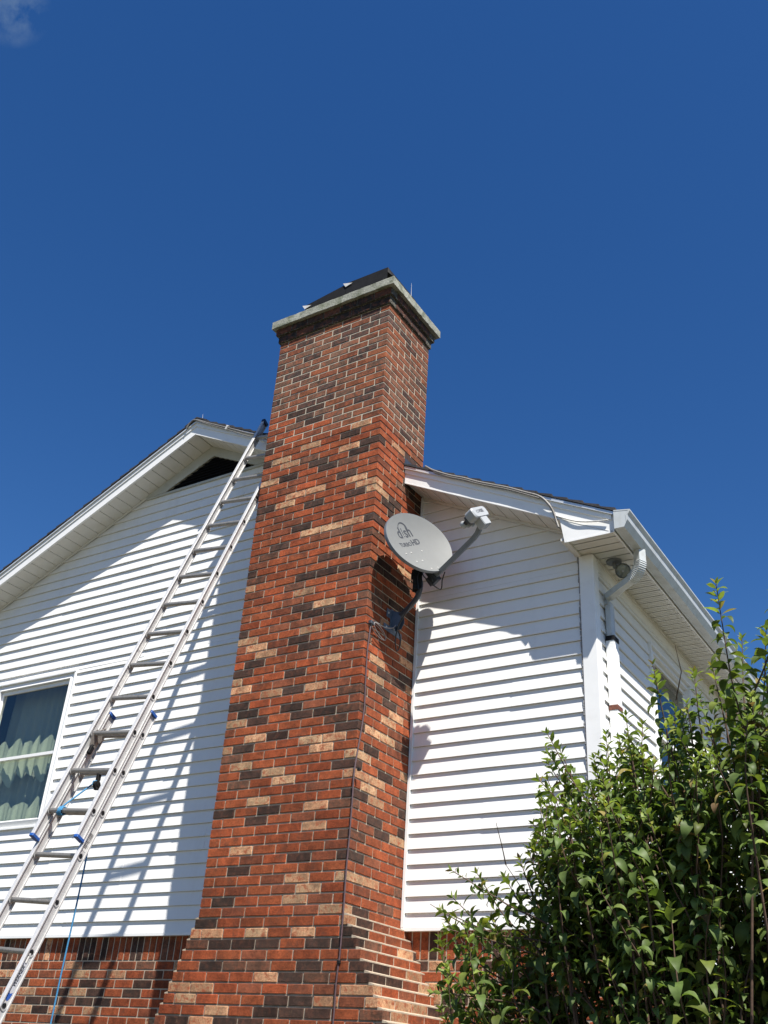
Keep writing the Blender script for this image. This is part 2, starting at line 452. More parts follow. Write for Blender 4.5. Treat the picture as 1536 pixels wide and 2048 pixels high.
brick_mb = MB(); mort_lo = MB(); mort_hi = MB(); mort_b = MB()
def course(z, full_front, x0, x1, depth, mb, yoff=0.0, wfun=None):
    """one course of a hollow rectangular shaft between x0 and x1; front at yoff, back at depth"""
    zb, zt = z+.005, z+.005+BH; ZCUR[0] = z
    J = .0098
    def tint_for(x, y): return pick_brick(weathered_at(x, y, z) if wfun is None else wfun)
    w = x1-x0
    # front row
    if full_front:
        xs = x0; n = 0; edges = []
        xs_end = x1
        while xs < xs_end-.03:
            L = BL if (n > 0 or abs(w-6*MOD) < .02) else BL
            xe = min(xs+L, xs_end)
            if xs_end-xe < .05: xe = xs_end
            edges.append((xs, xe)); xs = xe+J; n += 1
        if abs(w-6*MOD) < .02:
            edges = [(x0+i*(w+J)/6, x0+(i+1)*(w+J)/6-J) for i in range(6)]
        for a, b in edges: brick(mb, a, b, yoff, yoff+BD, zb, zt, tint_for((a+b)/2, 0))
        ys = yoff+BD+J
    else:
        a0, a1 = x0+BD+J, x1-BD-J
        m = max(1, round((a1-a0+J)/(BL+J))); stp = (a1-a0+J)/m
        for i in range(m):
            brick(mb, a0+i*stp, a0+(i+1)*stp-J, yoff, yoff+BD, zb, zt, tint_for(a0+(i+.5)*stp, 0))
        ys = yoff
    # side rows
    for (sx0, sx1) in ((x0, x0+BD), (x1-BD, x1)):
        y = ys
        while y < depth-.02:
            ye = min(y+BL, depth)
            if depth-ye < .04: ye = depth
            t = tint_for((sx0+sx1)/2 if sx1 < x1 else x1, y)
            brick(mb, sx0, sx1, y, ye, zb, zt, t); y = ye+J
ZT = 6.054
nup = int(round((ZT-ZF)/CH_)); CU = (ZT-ZF)/nup
z = ZF
for i in range(nup):
    dpt = D if z > 3.9 else DW+.02
    course(z, i % 2 == 0, -W, 0, D, brick_mb); z += CU
k = 0
z = ZF-CH_
while z > GZ-.05:
    xl, xr, kk = flare(z+.001)
    kk = min(kk, 14); xl = -W-.0265*kk; xr = .037*kk
    course(z, k % 2 == 0, xl, xr, DW+.12, brick_mb)
    # mortar bed of the step, squeezed out over the course below
    mort_b.box(xl+.004, xr-.0035, .0065, DW+.12, z-.0005, z+CH_+.001)
    # wash on top of the stepped course
    if kk < 14 or True:
        xl2, xr2 = xl+.0265, xr-.037
        mort_b.prism([(xr-.001, 0.001, z+CH_-.006), (xr-.001, 0.001, z+CH_+.001), (xr2-.002, 0.001, z+CH_+.012), (xr2-.002, .001, z+CH_-.006)], (0, DW+.05, 0))
        mort_b.prism([(xl+.001, 0.001, z+CH_-.006), (xl+.001, 0.001, z+CH_+.001), (xl2+.002, 0.001, z+CH_+.008), (xl2+.002, .001, z+CH_-.006)], (0, DW+.05, 0))
    z -= CH_; k += 1
# mortar cores (raked joints below, flush joints in the rebuilt top)
mort_lo.box(-W+.0065, -.0065, .0065, D-.002, ZF, 4.78)
mort_hi.box(-W+.0035, -.0035, .0035, D-.002, 4.78, ZT+.01)
for (x0, x1) in ((-W+.0022, -.80), (-.80, -.5), (-.5, -.1)):
    pass
# corbelled courses under the cap
cz = ZT
soot = MB()
for i, pr in enumerate((.018, .040)):
    def sooty():
        return (*[v for v in random.choice([(.04, .024, .018), (.025, .019, .016), (.09, .036, .022)])], .3)
    zb, zt = cz+.005, cz+.076
    x0, x1, y0, y1 = -W-pr, pr, -pr, D+pr
    n = 7 if i else 6
    st = (x1-x0)/n
    for q in range(n):
        for (ya, yb) in ((y0, y0+BD), (y1-BD, y1)):
            brick(brick_mb, x0+q*st, x0+(q+1)*st-.010, ya, yb, zb, zt, sooty())
    m = 3 if i else 4
    st = (y1-y0-2*BD-.01)/m
    for q in range(m):
        for (xa, xb) in ((x0, x0+BD), (x1-BD, x1)):
            brick(brick_mb, xa, xb, y0+BD+.010+q*st, y0+BD+.010+(q+1)*st-.010, zb, zt, sooty())
    soot.box(x0+.004, x1-.004, y0+.004, y1-.004, cz-.0+.0005, cz+.0815)
    cz += .0816
chim = brick_mb.build('chimney', BRICK, house)
soot.build('corbel_mortar', mat('sooty_mortar', (.075, .07, .06), rough=.95, spec=.1, noise=(30, .4), dirt=(60, .55, .65, (.35, .33, .27), .8)), chim)
chim['label'] = 'tall red brick chimney with dark, tan and weathered bricks'
mort_lo.build('mortar', MORTAR, chim); 
mh = mort_hi.build('mortar', MORTAR_L, chim); mh['label'] = 'pale mortar of the rebuilt top'; mort_b.build('mortar', MORTAR_B, chim)
# concrete cap
cp = MB(); o_ = .0734; zc1 = 6.210; zc2 = 6.300
N_ = 26
def ring(x0, x1, y0, y1, z, n=26):
    out = []
    for i in range(n): out.append((x0+(x1-x0)*i/n, y0, z))
    for i in range(n): out.append((x1, y0+(y1-y0)*i/n, z))
    for i in range(n): out.append((x1-(x1-x0)*i/n, y1, z))
    for i in range(n): out.append((x0, y1-(y1-y0)*i/n, z))
    return out
rings = [ring(-W-o_, o_, -o_, D+o_, zc1), ring(-W-o_-.001, o_+.001, -o_-.001, D+o_+.001, zc1+.004), ring(-W-o_, o_, -o_, D+o_, zc2-.007), ring(-W-o_+.008, o_-.008, -o_+.008, D+o_-.008, zc2), ring(-W+.15, -.15, .15, D-.15, zc2+.05)]
vs = []; fs = []
for ri, rg in enumerate(rings):
    for (x, y, zz) in rg:
        jj = .0022
        vs.append((x+random.uniform(-jj, jj), y+random.uniform(-jj, jj), zz+random.uniform(-jj, jj)))
nn = len(rings[0])
for ri in range(len(rings)-1):
    for i in range(nn): fs.append((ri*nn+i, ri*nn+(i+1) % nn, (ri+1)*nn+(i+1) % nn, (ri+1)*nn+i))
fs.append(tuple(range(nn))); fs.append(tuple(range(4*nn, 5*nn)))
cp.add(vs, fs); cp.build('chimney_cap', CONCRETE, chim)
# sheet metal lids over the flues
def lid(x0, x1, zl, zr, y0=.10, y1=.60):
    m = MB(); t = .004
    m.prism([(x0, y0, zl), (x1, y0, zr), (x1, y0, zr+t), (x0, y0, zl+t)], (0, y1-y0, 0))
    m.prism([(x0, y0-.003, zl-.150), (x1, y0-.003, zr-.150), (x1, y0-.003, zr+.002), (x0, y0-.003, zl+.002)], (0, .0025, 0))
    m.prism([(x1, y0-.003, zr-.055), (x1+.030, y0+.03, zr-.085), (x1+.030, y1, zr-.085), (x1, y1, zr+.002), (x1, y0, zr+.002)], (.002, 0, 0))
    for xx in (x0+.05, x1-.05):
        for yy in (y0+.05, y1-.05): m.box(xx-.01, xx+.01, yy-.01, yy+.01, zc2, zl+.002)
    l = m.build('flue_lid', BLACKMETAL, chim)
    f = MB()
    f.prism([(x0-.002, y0-.012, zl-.050), (x0+.075, y0-.012, zl-.028), (x0-.035, y0-.012, zl+.006)], (0, .003, 0))
    f.build('bent_flap', PALE_METAL, chim)
    b = MB(); b.box(x0+.12, x1-.10, y0+.10, y1-.10, zc2+.03, min(zl, zr)-.06)
    b.build('flue_liner', RUST, chim)
pR = at(776, 535, 'y', .10); pM = at(697, 566, 'y', .10); pL = at(612, 612, 'y', .10)
lid(pM[0]-.02, pR[0], pM[2], pR[2])
lid(pL[0], pM[0]-.024, pL[2], pM[2]-.012)

# --- lap siding
EXP = .1065
def lap_wall(name, horizontal, holes, u_range, plane, zlo, zhi, sgn, cuts=None):
    """horizontal: 'x' -> gable wall facing -y ; 'y' -> side wall facing +x. u_range(z0,z1) gives list of (u0,u1)"""
    mb = MB(); n = int(math.ceil((zhi-zlo)/EXP))
    for i in range(n):
        a, b = zlo+i*EXP, min(zlo+(i+1)*EXP, zhi)
        zcuts = sorted({a, b}|{q for h in holes for q in (h[2], h[3]) if a+1e-4 < q < b-1e-4})
        for z0, z1 in zip(zcuts[:-1], zcuts[1:]):
            segs = u_range(z0, z1)
            for h in holes:
                if h[2] < (z0+z1)/2 < h[3]:
                    ns = []
                    for s0, s1 in segs:
                        if h[1] <= s0 or h[0] >= s1: ns.append((s0, s1)); continue
                        if h[0] > s0: ns.append((s0, h[0]))
                        if h[1] < s1: ns.append((h[1], s1))
                    segs = ns
            for s0, s1 in segs:
                st = [s0]; random.seed(int(i//2)*31+int((s0+20)*10))
                while st[-1] < s1-.35: st.append(st[-1]+random.uniform(.25, .45))
                st[-1:] = [s1] if len(st) > 1 else [st[0], s1]
                top = lambda zz: .0015+.0155*(1-(zz-a)/EXP)
                jit = [random.uniform(-.0009, .0009) for _ in st]; jz = [random.uniform(-.0007, .0007) for _ in st]
                vs = []
                lift = 0; st2 = []
                for q, uu in enumerate(st):
                    st2.append((uu, lift))
                    if 0 < q < len(st)-1 and random.random() < .13:
                        lift = .0026 if lift == 0 else 0; st2.append((uu+.0008, lift))
                jit = [random.uniform(-.0011, .0011) for _ in st2]; jz = [random.uniform(-.0009, .0009) for _ in st2]; st = [a_ for a_, b_ in st2]
                for q, (uu, lf) in enumerate(st2):
                    for (pr, zz) in ((.0015, z0+(.0012 if z0 == a else 0)), (top(z0)-.0015, z0+(0 if z0 == a else 0)), (top(z0), z0+.002), (top(z0)-.0003, z0+.004), (top(z1), z1)):
                        d = pr+(jit[q] if zz < z1 else 0)+(lf if pr > .002 and zz < z1 else 0); zz += jz[q] if zz < z1 else 0
                        vs.append((uu, plane+sgn*d, zz) if horizontal == 'x' else (plane+sgn*d, uu, zz))
                fs = []
                for q in range(len(st)-1):
                    for e in range(4): fs.append((q*5+e, (q+1)*5+e, (q+1)*5+e+1, q*5+e+1))
                mb.add(vs, fs)
    return mb
random.seed(11)
WIN1 = (-5.135, -3.93, 1.885, 3.425)          # left window hole incl. casing (x0,x1,z0,z1)
def rangeG(z0, z1):
    l, r = max(XL, xl_(z0)), min(XC, xr_(z0))
    if z0 < 3.55: r = XC
    return [(l, -W-.001), (.001, r)]
def rangeG2(z0, z1):
    l, r = max(XL, xl_(z0)), min(XC, xr_(z0))
    return [(l, min(r, -W-.001))] if r < .001 else [(l, -W-.001), (.001, r)]
gw = lap_wall('gable', 'x', [WIN1], rangeG2, DW, Z0, 5.296, -1)
gable = gw.build('gable_siding', VINYL, house)
WIN2 = (1.93, 3.02, 1.93, 3.29)
sw = lap_wall('side', 'y', [WIN2], lambda a, b: [(DW, YB)], XC, Z0, 3.50, 1)
sw.build('side_siding', VINYL, house)
# sheathing behind the siding, left and back walls
sh = MB()
def wallbox(x0, x1, y0, y1, z0, z1): sh.box(x0, x1, y0, y1, z0, z1)
zt_ = 3.6
for (a, b, c, d_) in ((XL, WIN1[0], Z0, 3.9), (WIN1[1], XC-.002, Z0, 3.5), (WIN1[0], WIN1[1], Z0, WIN1[2]), (WIN1[0], WIN1[1], WIN1[3], 3.9), (WIN1[1], XC-.004, 3.5, 3.505)):
    sh.box(a+.001, b-.001, DW+.001, DW+.12, c, d_)
sh.prism([(XL+.01, DW+.0012, 3.89), (WIN1[1]-.01, DW+.0012, 3.40), (XC-.01, DW+.0012, 3.495), (XC-.01, DW+.0012, zs(XC)), (XA, DW+.0012, ZA), (XL+.01, DW+.0012, zs(XL)+.0)], (0, .11, 0))
sh.box(XL, XL+.1, DW+.002, YB, GZ, 3.9); sh.box(XL, XC, YB-.1, YB, GZ, 3.9)
for (a, b, c, d_) in ((DW+.13, WIN2[0], Z0, 3.5), (WIN2[1], YB, Z0, 3.5), (WIN2[0], WIN2[1], Z0, WIN2[2]), (WIN2[0], WIN2[1], WIN2[3], 3.5)):
    sh.box(XC-.12, XC-.001, a, b, c, d_)
sh.build('wall_sheathing', ROOM, house)
# starter strip / trims
tr = MB()
for (a, b) in ((XL, -W-.03), (.005, XC+.0)):
    tr.box(a, b, DW-.022, DW+.03, Z0-.010, Z0+.012)
tr.box(XC-.0, XC+.022, DW-.012, YB, Z0-.010, Z0+.012)
tr.build('starter_strip', TRIM, house)
jc = MB()
jc.box(.003, .026, DW-.023, DW-.0005, Z0+.013, zs(.02)-.002)
jc.box(-W-.022, -W-.002, DW-.021, DW-.0005, Z0+.013, zs(-W)-.002)
jc.build('channel_trim', TRIM, house)
# corner post
co = MB()
co.box(XC-.088, XC+.024, DW-.026, DW+.0, Z0-.012, 3.519, .003)
co.box(XC+.0005, XC+.0242, DW+.0003, DW+.070, Z0-.012, 3.519, .003)
co.build('corner_post', TRIM, house)
ck = MB(); random.seed(5)
zz = Z0
while zz < 3.50:
    h = random.uniform(.02, .06)
    ck.box(XC-.0885-random.uniform(.007, .016), XC-.0885, DW-.019-random.uniform(0, .004), DW-.001, zz, zz+h, .002); zz += h+random.choice([0, 0, .004, .01])
ck.build('caulk_line', CAULK, house)

ZCUR[0] = 0
# --- brick base wall
bw = MB(); bm_ = MB(); random.seed(21)
yb = DW+.022
def basewall(u0, u1, horiz):
    # soldier course then running bond
    z1 = Z0-.002; z0 = z1-.182
    u = u0
    while u < u1:
        ue = min(u+.0575, u1)
        bw.tint = pick_brick(False)
        if horiz: bw.box(u, ue, yb, yb+.09, z0, z1, .003)
        else: bw.box(XC-.022-.09, XC-.022, u, ue, z0, z1, .003)
        u = ue+.010
    z = z0-CH_; k = 0
    while z > GZ-.1:
        u = u0-(.1 if k % 2 else 0)
        while u < u1:
            ua, ub = max(u, u0), min(u+BL, u1)
            if ub-ua > .02:
                bw.tint = pick_brick(False)
                if horiz: bw.box(ua, ub, yb, yb+.09, z, z+BH, .003)
                else: bw.box(XC-.022-.09, XC-.022, ua, ub, z, z+BH, .003)
            u += BL+.010
        z -= CH_; k += 1
basewall(XL, -W-.0, True); basewall(.01, XC-.022, True); basewall(DW+.125, YB, False)
bwo = bw.build('brick_base', BRICK, house)
bm_.box(XL+.004, -W+.02, yb+.0035, yb+.088, GZ-.1, Z0-.003); bm_.box(-.02, XC-.03, yb+.0035, yb+.088, GZ-.1, Z0-.003)
bm_.box(XC-.022-.088, XC-.0255, DW+.03, YB-.01, GZ-.1, Z0-.003)
bm_.build('mortar', MORTAR_B, bwo)

# --- gable soffit
so_ = MB(); random.seed(3)
def rake_soffit(xa, xb, side):
    """boards across the overhang; seams run front to back"""
    s = SR if side > 0 else SL
    L = math.hypot(1, s); pitch = .125/L
    n = int(abs(xb-xa)/pitch); st = (xb-xa)/max(1, n)
    for i in range(n):
        a, b = xa+i*st, xa+(i+1)*st
        a2, b2 = a+st*.065, b
        for (p, q, dz) in ((a2, b2, 0.0), (a, a2, .016)):
            so_.add([(p, YR+.012, zs(p)+dz), (q, YR+.012, zs(q)+dz), (q, DW, zs(q)+dz), (p, DW, zs(p)+dz)], [(0, 1, 2, 3)])
        so_.add([(a2, YR+.012, zs(a2)), (a2, DW, zs(a2)), (a2, DW, zs(a2)+.016), (a2, YR+.012, zs(a2)+.016)], [(0, 1, 2, 3)])
        so_.add([(b, YR+.012, zs(b)), (b, DW, zs(b)), (b, DW, zs(b)+.016), (b, YR+.012, zs(b)+.016)], [(0, 1, 2, 3)])
rake_soffit(XA, XL-.3, -1); rake_soffit(XA, -W, 1); rake_soffit(.0, 1.40, 1)
# eave soffit, flat
ZE = 3.53; XF = 1.775
y = YR+.012; k = 0
while y < YB+.2:
    st = .098
    v = y > 1.25 and (int((y-1.25)/.3) % 2 == 0 or True)
    for (p, q, dz) in ((y, y+st-.008, 0), (y+st-.008, y+st, .016)):
        so_.add([(XC-.1 if y < DW-.01 else XC-.001, p, ZE+dz), (XF, p, ZE+dz), (XF, q, ZE+dz), (XC-.1 if y < DW-.01 else XC-.001, q, ZE+dz)], [(0, 1, 2, 3)])
        so_.add([(XC-.1 if y < DW-.01 else XC-.001, q, ZE), (XF, q, ZE), (XF, q, ZE+.016), (XC-.1 if y < DW-.01 else XC-.001, q, ZE+.016)], [(0, 1, 2, 3)])
        so_.add([(XC-.1 if y < DW-.01 else XC-.001, q-.008 if False else p, ZE+.0), (XF, p, ZE), (XF, p, ZE+.016), (XC-.1 if y < DW-.01 else XC-.001, p, ZE+.016)], [(0, 1, 2, 3)])
    if y > 1.2:      # vented panel ribs
        for e in (.032, .062):
            so_.box(XC+.035, XF-.035, y+e-.0015, y+e+.0015, ZE-.0025, ZE-.0003)
    y += st
so_.box(XC-.12, XC-.095, YR+.012, DW-.001, ZE-.001, ZE+.02)
so_.build('soffit', SOFFIT, house)
# F-channel where the soffit meets the walls
fc = MB()
def slope_bar(mb, xa, xb, y0, y1, dz0, dz1, zf=zs, endcut=True):
    pts = [(xa, y0, zf(xa)+dz0), (xb, y0, zf(xb)+dz0), (xb, y0, zf(xb)+dz1), (xa, y0, zf(xa)+dz1)]
    mb.prism(pts, (0, y1-y0, 0))
slope_bar(fc, -3.36, XL-.1, DW-.028, DW-.0182, -.022, -.0006)
slope_bar(fc, .028, 1.40, DW-.028, DW-.0182, -.022, -.0006)
slope_bar(fc, -1.81, -W-.001, DW-.028, DW-.0182, -.022, -.0006)
fc.box(XC+.0182, XC+.029, DW+.072, YB, ZE-.026, ZE-.0006)
fc.box(XC-.094, XC-.066, YR+.02, DW-.023, ZE-.016, ZE-.0008)
fc.build('frieze_channel', SOFFIT, house)
# frieze board above the side siding
fb = MB(); fb.box(XC+.0005, XC+.0178, DW+.071, YB, 3.425, ZE-.0005); fb.build('frieze_board', TRIM, house)
# --- rake fascia
fa = MB()
def rake(xa, xb):
    slope_bar(fa, xa, xb, YR, YR+.012, -.004, .150)
    slope_bar(fa, xa, xb, YR-.010, YR-.0004, .083, .150)      # shingle mould
    slope_bar(fa, xa, xb, YR-.0015, YR+.020, -.013, -.0042)    # return lip under the soffit
rake(XA, XL-.3); rake(XA+.0002, -W-.001); rake(.001, 1.775)
fao = fa.build('rake_fascia', TRIM, house)
de = MB()
def drip(xa, xb):
    slope_bar(de, xa, xb, YR-.020, YR-.0105, .1285, .1505)
    slope_bar(de, xa, xb, YR-.024, YR-.0202, .1240, .1405)
drip(XA, XL-.33); drip(XA+.0002, -W-.001); drip(.001, 1.80)
de.build('drip_edge', mat('drip_metal', (.70, .71, .70), rough=.25, metal=.35, spec=.6, noise=(10, .1)), house)
# boxed return at the eave
br = MB()
x0r = 1.378
br.prism([(x0r, YR+.0005, zs(x0r)-.0135), (1.41, YR+.0005, ZE-.024), (XF-.004, YR+.0005, ZE-.024), (XF-.004, YR+.0005, zs(XF)-.0135)], (0, .010, 0))
br.prism([(x0r+.001, YR+.011, zs(x0r)), (x0r+.03, YR+.011, ZE-.003), (x0r+.034, YR+.011, ZE-.003), (x0r+.006, YR+.011, zs(x0r))], (0, DW-YR-.03, 0))
br.prism([(XF-.35, YR-.0015, ZE-.027), (XF+.002, YR-.0015, ZE-.027), (XF+.002, YR-.0015, ZE-.012), (XF-.35, YR-.0015, ZE-.012)], (0, .0018, 0))
br.build('boxed_return', TRIM, house)
# eave fascia behind the gutter
ef = MB(); ef.box(XF, XF+.012, YR+.0005, YB+.3, ZE-.024, 3.665); ef.build('eave_fascia', TRIM, house)
# gutter (K profile), hollow
gt = MB(); XG = XF+.024
prof = [(0, .150), (0, .0), (.072, .0), (.088, .030), (.100, .052), (.104, .090), (.122, .118), (.122, .130), (.119, .130), (.119, .120), (.100, .092), (.096, .054), (.085, .033), (.070, .003), (.003, .003), (.003, .150)]
ys_ = [YR-.03+i*.6 for i in range(17)]; random.seed(8)
gt.sweep([(XG, yy, 3.512+(.0 if i == 0 else random.uniform(-.002, .002))) for i, yy in enumerate(ys_)], prof, [(1, 0, 0)]*len(ys_), [(0, 0, 1)]*len(ys_), cap=False)
capf = prof[:8]
gt.prism([(XG+a, YR-.032, 3.512+b) for a, b in capf], (0, .0018, 0))
gt.prism([(XG+.090, YR-.0335, 3.516+.03), (XG+.099, YR-.0335, 3.512+.055), (XG+.098, YR-.0335, 3.512+.09), (XG+.121, YR-.0335, 3.512+.119), (XG+.121, YR-.0335, 3.512+.131), (XG+.002, YR-.0335, 3.512+.151), (XG+.002, YR-.0335, 3.512+.141), (XG+.108, YR-.0335, 3.512+.124), (XG+.088, YR-.0335, 3.512+.09)], (0, .0012, 0))
gut = gt.build('gutter', GUTTER, house)
# --- shingles
sg = MB(); random.seed(14)
def shingles(side, x_start, x_end, y0, y1, u0=None):
    """courses laid from eave to ridge between horizontal positions, as thin lapped slabs"""
    s = SR if side > 0 else SL; L = math.hypot(1, s); st = .135/L
    sgn = 1 if side > 0 else -1
    lo = abs(x_end-XA); hi = abs(x_start-XA)      # distances from the ridge
    k0 = 0
    tot = (1.815-XA) if side > 0 else (XA-(XL-.36))
    n = int(tot/st)+1
    for i in range(n):
        dlo = tot-i*st; dhi = tot-(i+1)*st-.02
        a, b = min(dlo, lo), max(dhi, hi)
        if a <= b+1e-3: continue
        def P(dd, yy, up):
            h = RT+up
            return (XA+sgn*dd, yy, ZA-dd*s+h)
        t_lo = .007+.020*((a-dhi)/(dlo-dhi)); t_hi = .007+.020*((b-dhi)/(dlo-dhi))
        jy = random.uniform(-.006, .006)
        ya = y0+jy*0.6; yb2 = y1
        vs = [P(a, ya, 0.0), P(b, ya, 0), P(b, ya, t_hi), P(a, ya, t_lo), P(a, yb2, 0.0), P(b, yb2, 0), P(b, yb2, t_hi), P(a, yb2, t_lo)]
        sg.add(vs, [(0, 1, 2, 3), (4, 7, 6, 5), (0, 3, 7, 4), (3, 2, 6, 7), (0, 4, 5, 1)])
Y0s = YR-.029
shingles(1, XA, 2.0, DW+.002, YB+.3)
shingles(1, XA, -W-.002, Y0s, DW+.002)
shingles(1, .002, 2.0, Y0s, DW+.002)
shingles(-1, XA, XL-.4, Y0s, YB+.3)
# ridge caps
y = Y0s+.0
while y < YB+.3:
    t = .012
    for sgn, s in ((1, SR), (-1, SL)):
        sg.add([(XA, y, ZA+RT+.036), (XA+sgn*.15, y, ZA+RT+.034-.15*s), (XA+sgn*.15, y+.2, ZA+RT+.022-.15*s), (XA, y+.2, ZA+RT+.024),
                (XA, y, ZA+RT+.024), (XA+sgn*.15, y, ZA+RT+.022-.15*s)], [(0, 1, 2, 3), (0, 4, 5, 1)])
    y += .14
roof = sg.build('roof', SHINGLE, house)
rd = MB()   # roof deck under the shingles
slope_bar(rd, XA, XL-.33, YR+.02, YB+.28, .12, .150); slope_bar(rd, XA+.0002, -W-.004, YR+.02, DW, .12, .150); slope_bar(rd, .004, 1.77, YR+.02, DW, .12, .150)
slope_bar(rd, XA+.0002, 1.77, DW+.004, YB+.28, .12, .150)
rd.build('roof_deck', ROOM, house)
fl = MB()   # step flashing beside the chimney
for i in range(5):
    yy = Y0s+.01+i*.06
fl.box(.0012, .004, YR-.02, D, zs(0)+RT-.01, zs(0)+RT+.075); fl.build('flashing', DARKGREY, house)

# --- gable vent
vf = MB(); vz = 5.296
def band(pa, pb, pc, pd, y0, y1): vf.prism([(p[0], y0, p[1]) for p in (pa, pb, pc, pd)], (0, y1-y0, 0))
oL, oR, oA = (-3.165, vz+.004), (-1.955, vz+.004), (-2.545, 5.578)
band((xl_(vz)+.0, vz+.002), oL, oA, (XA, ZA-.0015), DW-.030, DW-.004)
band(oR, (xr_(vz), vz+.002), (XA, ZA-.0015), oA, DW-.0298, DW-.004)
vf.box(xl_(vz)+.03, min(xr_(vz)-.02, -W-.03), DW-.026, DW-.0008, vz-.022, vz+.0015)
vfo = vf.build('gable_vent', mat('vent_frame_shaded', (.46, .465, .42), rough=.6, noise=(6, .1)), house); vfo['label'] = 'triangular black louvred vent under the gable peak'  # frame colour darkened to hold the shade under the peak
lv = MB()
for i in range(9):
    zc = vz+.012+i*.034
    if zc > 5.55: break
    hw0 = (5.578-zc-.01)/ (5.578-vz)
    xa, xb = oA[0]+(oL[0]-oA[0])*hw0-.02, oA[0]+(oR[0]-oA[0])*hw0+.02
    lv.prism([(xa, DW-.027, zc-.008), (xa, DW-.024, zc-.008), (xa, DW-.0055, zc+.020), (xa, DW-.0085, zc+.022)], (xb-xa, 0, 0))
lv.build('louvre', VENT, vfo)
bk = MB(); bk.prism([(oL[0]-.03, DW-.0036, vz+.002), (oR[0]+.03, DW-.0036, vz+.002), (oA[0], DW-.0036, 5.60)], (0, .003, 0)); bk.build('vent_backing', VENT, vfo)

# --- windows
def window(plane, horiz, u0, u1, z0, z1, name_seed, sgn):
    """built in local (u, out, z); horiz True = gable wall"""
    def P(u, o, zz): return (u, plane-o, zz) if horiz else (plane+o, u, zz)
    def bx(mb, ua, ub, o0, o1, za, zb, ch=.0015):
        p, q = P(ua, o0, za), P(ub, o1, zb)
        mb.box(p[0], q[0], p[1], q[1], za, zb, ch)
    fr = MB()
    # outer casing (J trim) and inner bevelled casing
    c = .020; e = .055
    bx(fr, u0, u1, -.02, .034, z1-c, z1); bx(fr, u0, u0+c, -.02, .030, z0, z1-c-.0003); bx(fr, u1-c, u1, -.02, .030, z0, z1-c-.0003); bx(fr, u0+c+.0003, u1-c-.0003, -.02, .030, z0, z0+c)
    i0, i1, j0, j1 = u0+c+.0004, u1-c-.0004, z0+c+.0004, z1-c-.0004
    def frustum(ua, ub, za, zb, pr0, pr1, w):
        # four mitred sloping boards
        O = [(ua, za), (ub, za), (ub, zb), (ua, zb)]; I = [(ua+w, za+w), (ub-w, za+w), (ub-w, zb-w), (ua+w, zb-w)]
        for k in range(4):
            a, b = O[k], O[(k+1) % 4]; c_, d_ = I[(k+1) % 4], I[k]
            fr.add([P(a[0], pr0, a[1]), P(b[0], pr0, b[1]), P(c_[0], pr1, c_[1]), P(d_[0], pr1, d_[1]), P(c_[0], -.075, c_[1]), P(d_[0], -.075, d_[1])], [(0, 1, 2, 3), (3, 2, 4, 5)])
    frustum(i0, i1, j0, j1, .004, .022, e)
    k0, k1, l0, l1 = i0+e, i1-e, j0+e, j1-e
    wo_ = fr.build('window', TRIM, house)
    # sashes
    zm = l0+(l1-l0)*.47
    sa = MB(); w = .030
    def sash(za, zb, o, mb):
        bx(mb, k0+.001, k1-.001, o-.022, o, zb-w, zb); bx(mb, k0+.001, k1-.001, o-.022, o, za, za+w)
        bx(mb, k0+.001, k0+w, o-.0215, o-.0005, za+w+.0003, zb-w-.0003); bx(mb, k1-w, k1-.001, o-.0215, o-.0005, za+w+.0003, zb-w-.0003)
    sash(zm-.02, l1-.002, -.014, sa)
    bx(sa, k0+.001, k1-.001, -.030, -.006, l1-.045, l1-.0325)
    sa.build('sash', TRIM, wo_)
    sb = MB(); sash(l0+.002, zm+.016, -.044, sb); sb.build('sash', TRIM, wo_)
    gl = MB(); bx(gl, k0+.02, k1-.02, -.026, -.0235, zm, l1-.03, 0); bx(gl, k0+.02, k1-.02, -.057, -.0545, l0+.02, zm-.008, 0); gl.build('glass', GLASS, wo_)
    rm = MB()   # dark room behind
    bx(rm, u0-.6, u1+.6, -2.2, -2.25, z0-.7, z1+.5, 0)
    bx(rm, u0-.6, u0-.62, -.13, -2.2, z0-.7, z1+.5, 0); bx(rm, u1+.6, u1+.62, -.13, -2.2, z0-.7, z1+.5, 0)
    bx(rm, u0-.6, u1+.6, -.13, -2.2, z1+.48, z1+.5, 0); bx(rm, u0-.6, u1+.6, -.13, -2.2, z0-.7, z0-.68, 0)
    rm.build('room_lining', ROOM, house)
    return wo_, (k0, k1, l0, l1), P
w1, (k0, k1, l0, l1), PW = window(DW, True, *WIN1, 1, -1)
cu = MB(); random.seed(2)
def cloth(ztop, zbot, off, folds, ph, amp=.10, topj=.09, mbx=None):
    """hanging cloth with soft pleats of uneven width; scalloped hem, peaks where the heading is gathered"""
    mbx = mbx or cu
    n = 220; rows = 10; vs = []
    ks = np.cumsum([random.uniform(.7, 1.35) for _ in range(int(folds)+3)]); ks = ks/ks[int(folds)]
    for i in range(n+1):
        t = i/n; u = k0-.03+(k1-k0+.06)*t
        k = int(np.searchsorted(ks, t)); a = ks[k-1] if k > 0 else 0; q_ = (t-a)/(ks[k]-a)
        fold = .022*math.cos(q_*2*math.pi)+.006*math.sin(t*97+ph)
        sc = math.sin(q_*math.pi)
        zt = ztop+topj*(sc**1.5-.5)*(.7+.5*math.sin(k*2.3+ph)); zb = zbot-amp*(sc**.8)*(.75+.4*math.sin(k*1.7+ph))
        for r in range(rows+1):
            q = r/rows; vs.append(PW(u, off+fold*(.4+.6*q), zt+(zb-zt)*q))
    mbx.add(vs, [(i*(rows+1)+r, (i+1)*(rows+1)+r, (i+1)*(rows+1)+r+1, i*(rows+1)+r+1) for i in range(n) for r in range(rows)], True)
cloth(2.80, 2.50, -.118, 5, .2, .13, .11)
cloth(2.17, 1.75, -.130, 4, .9, .05, .10)
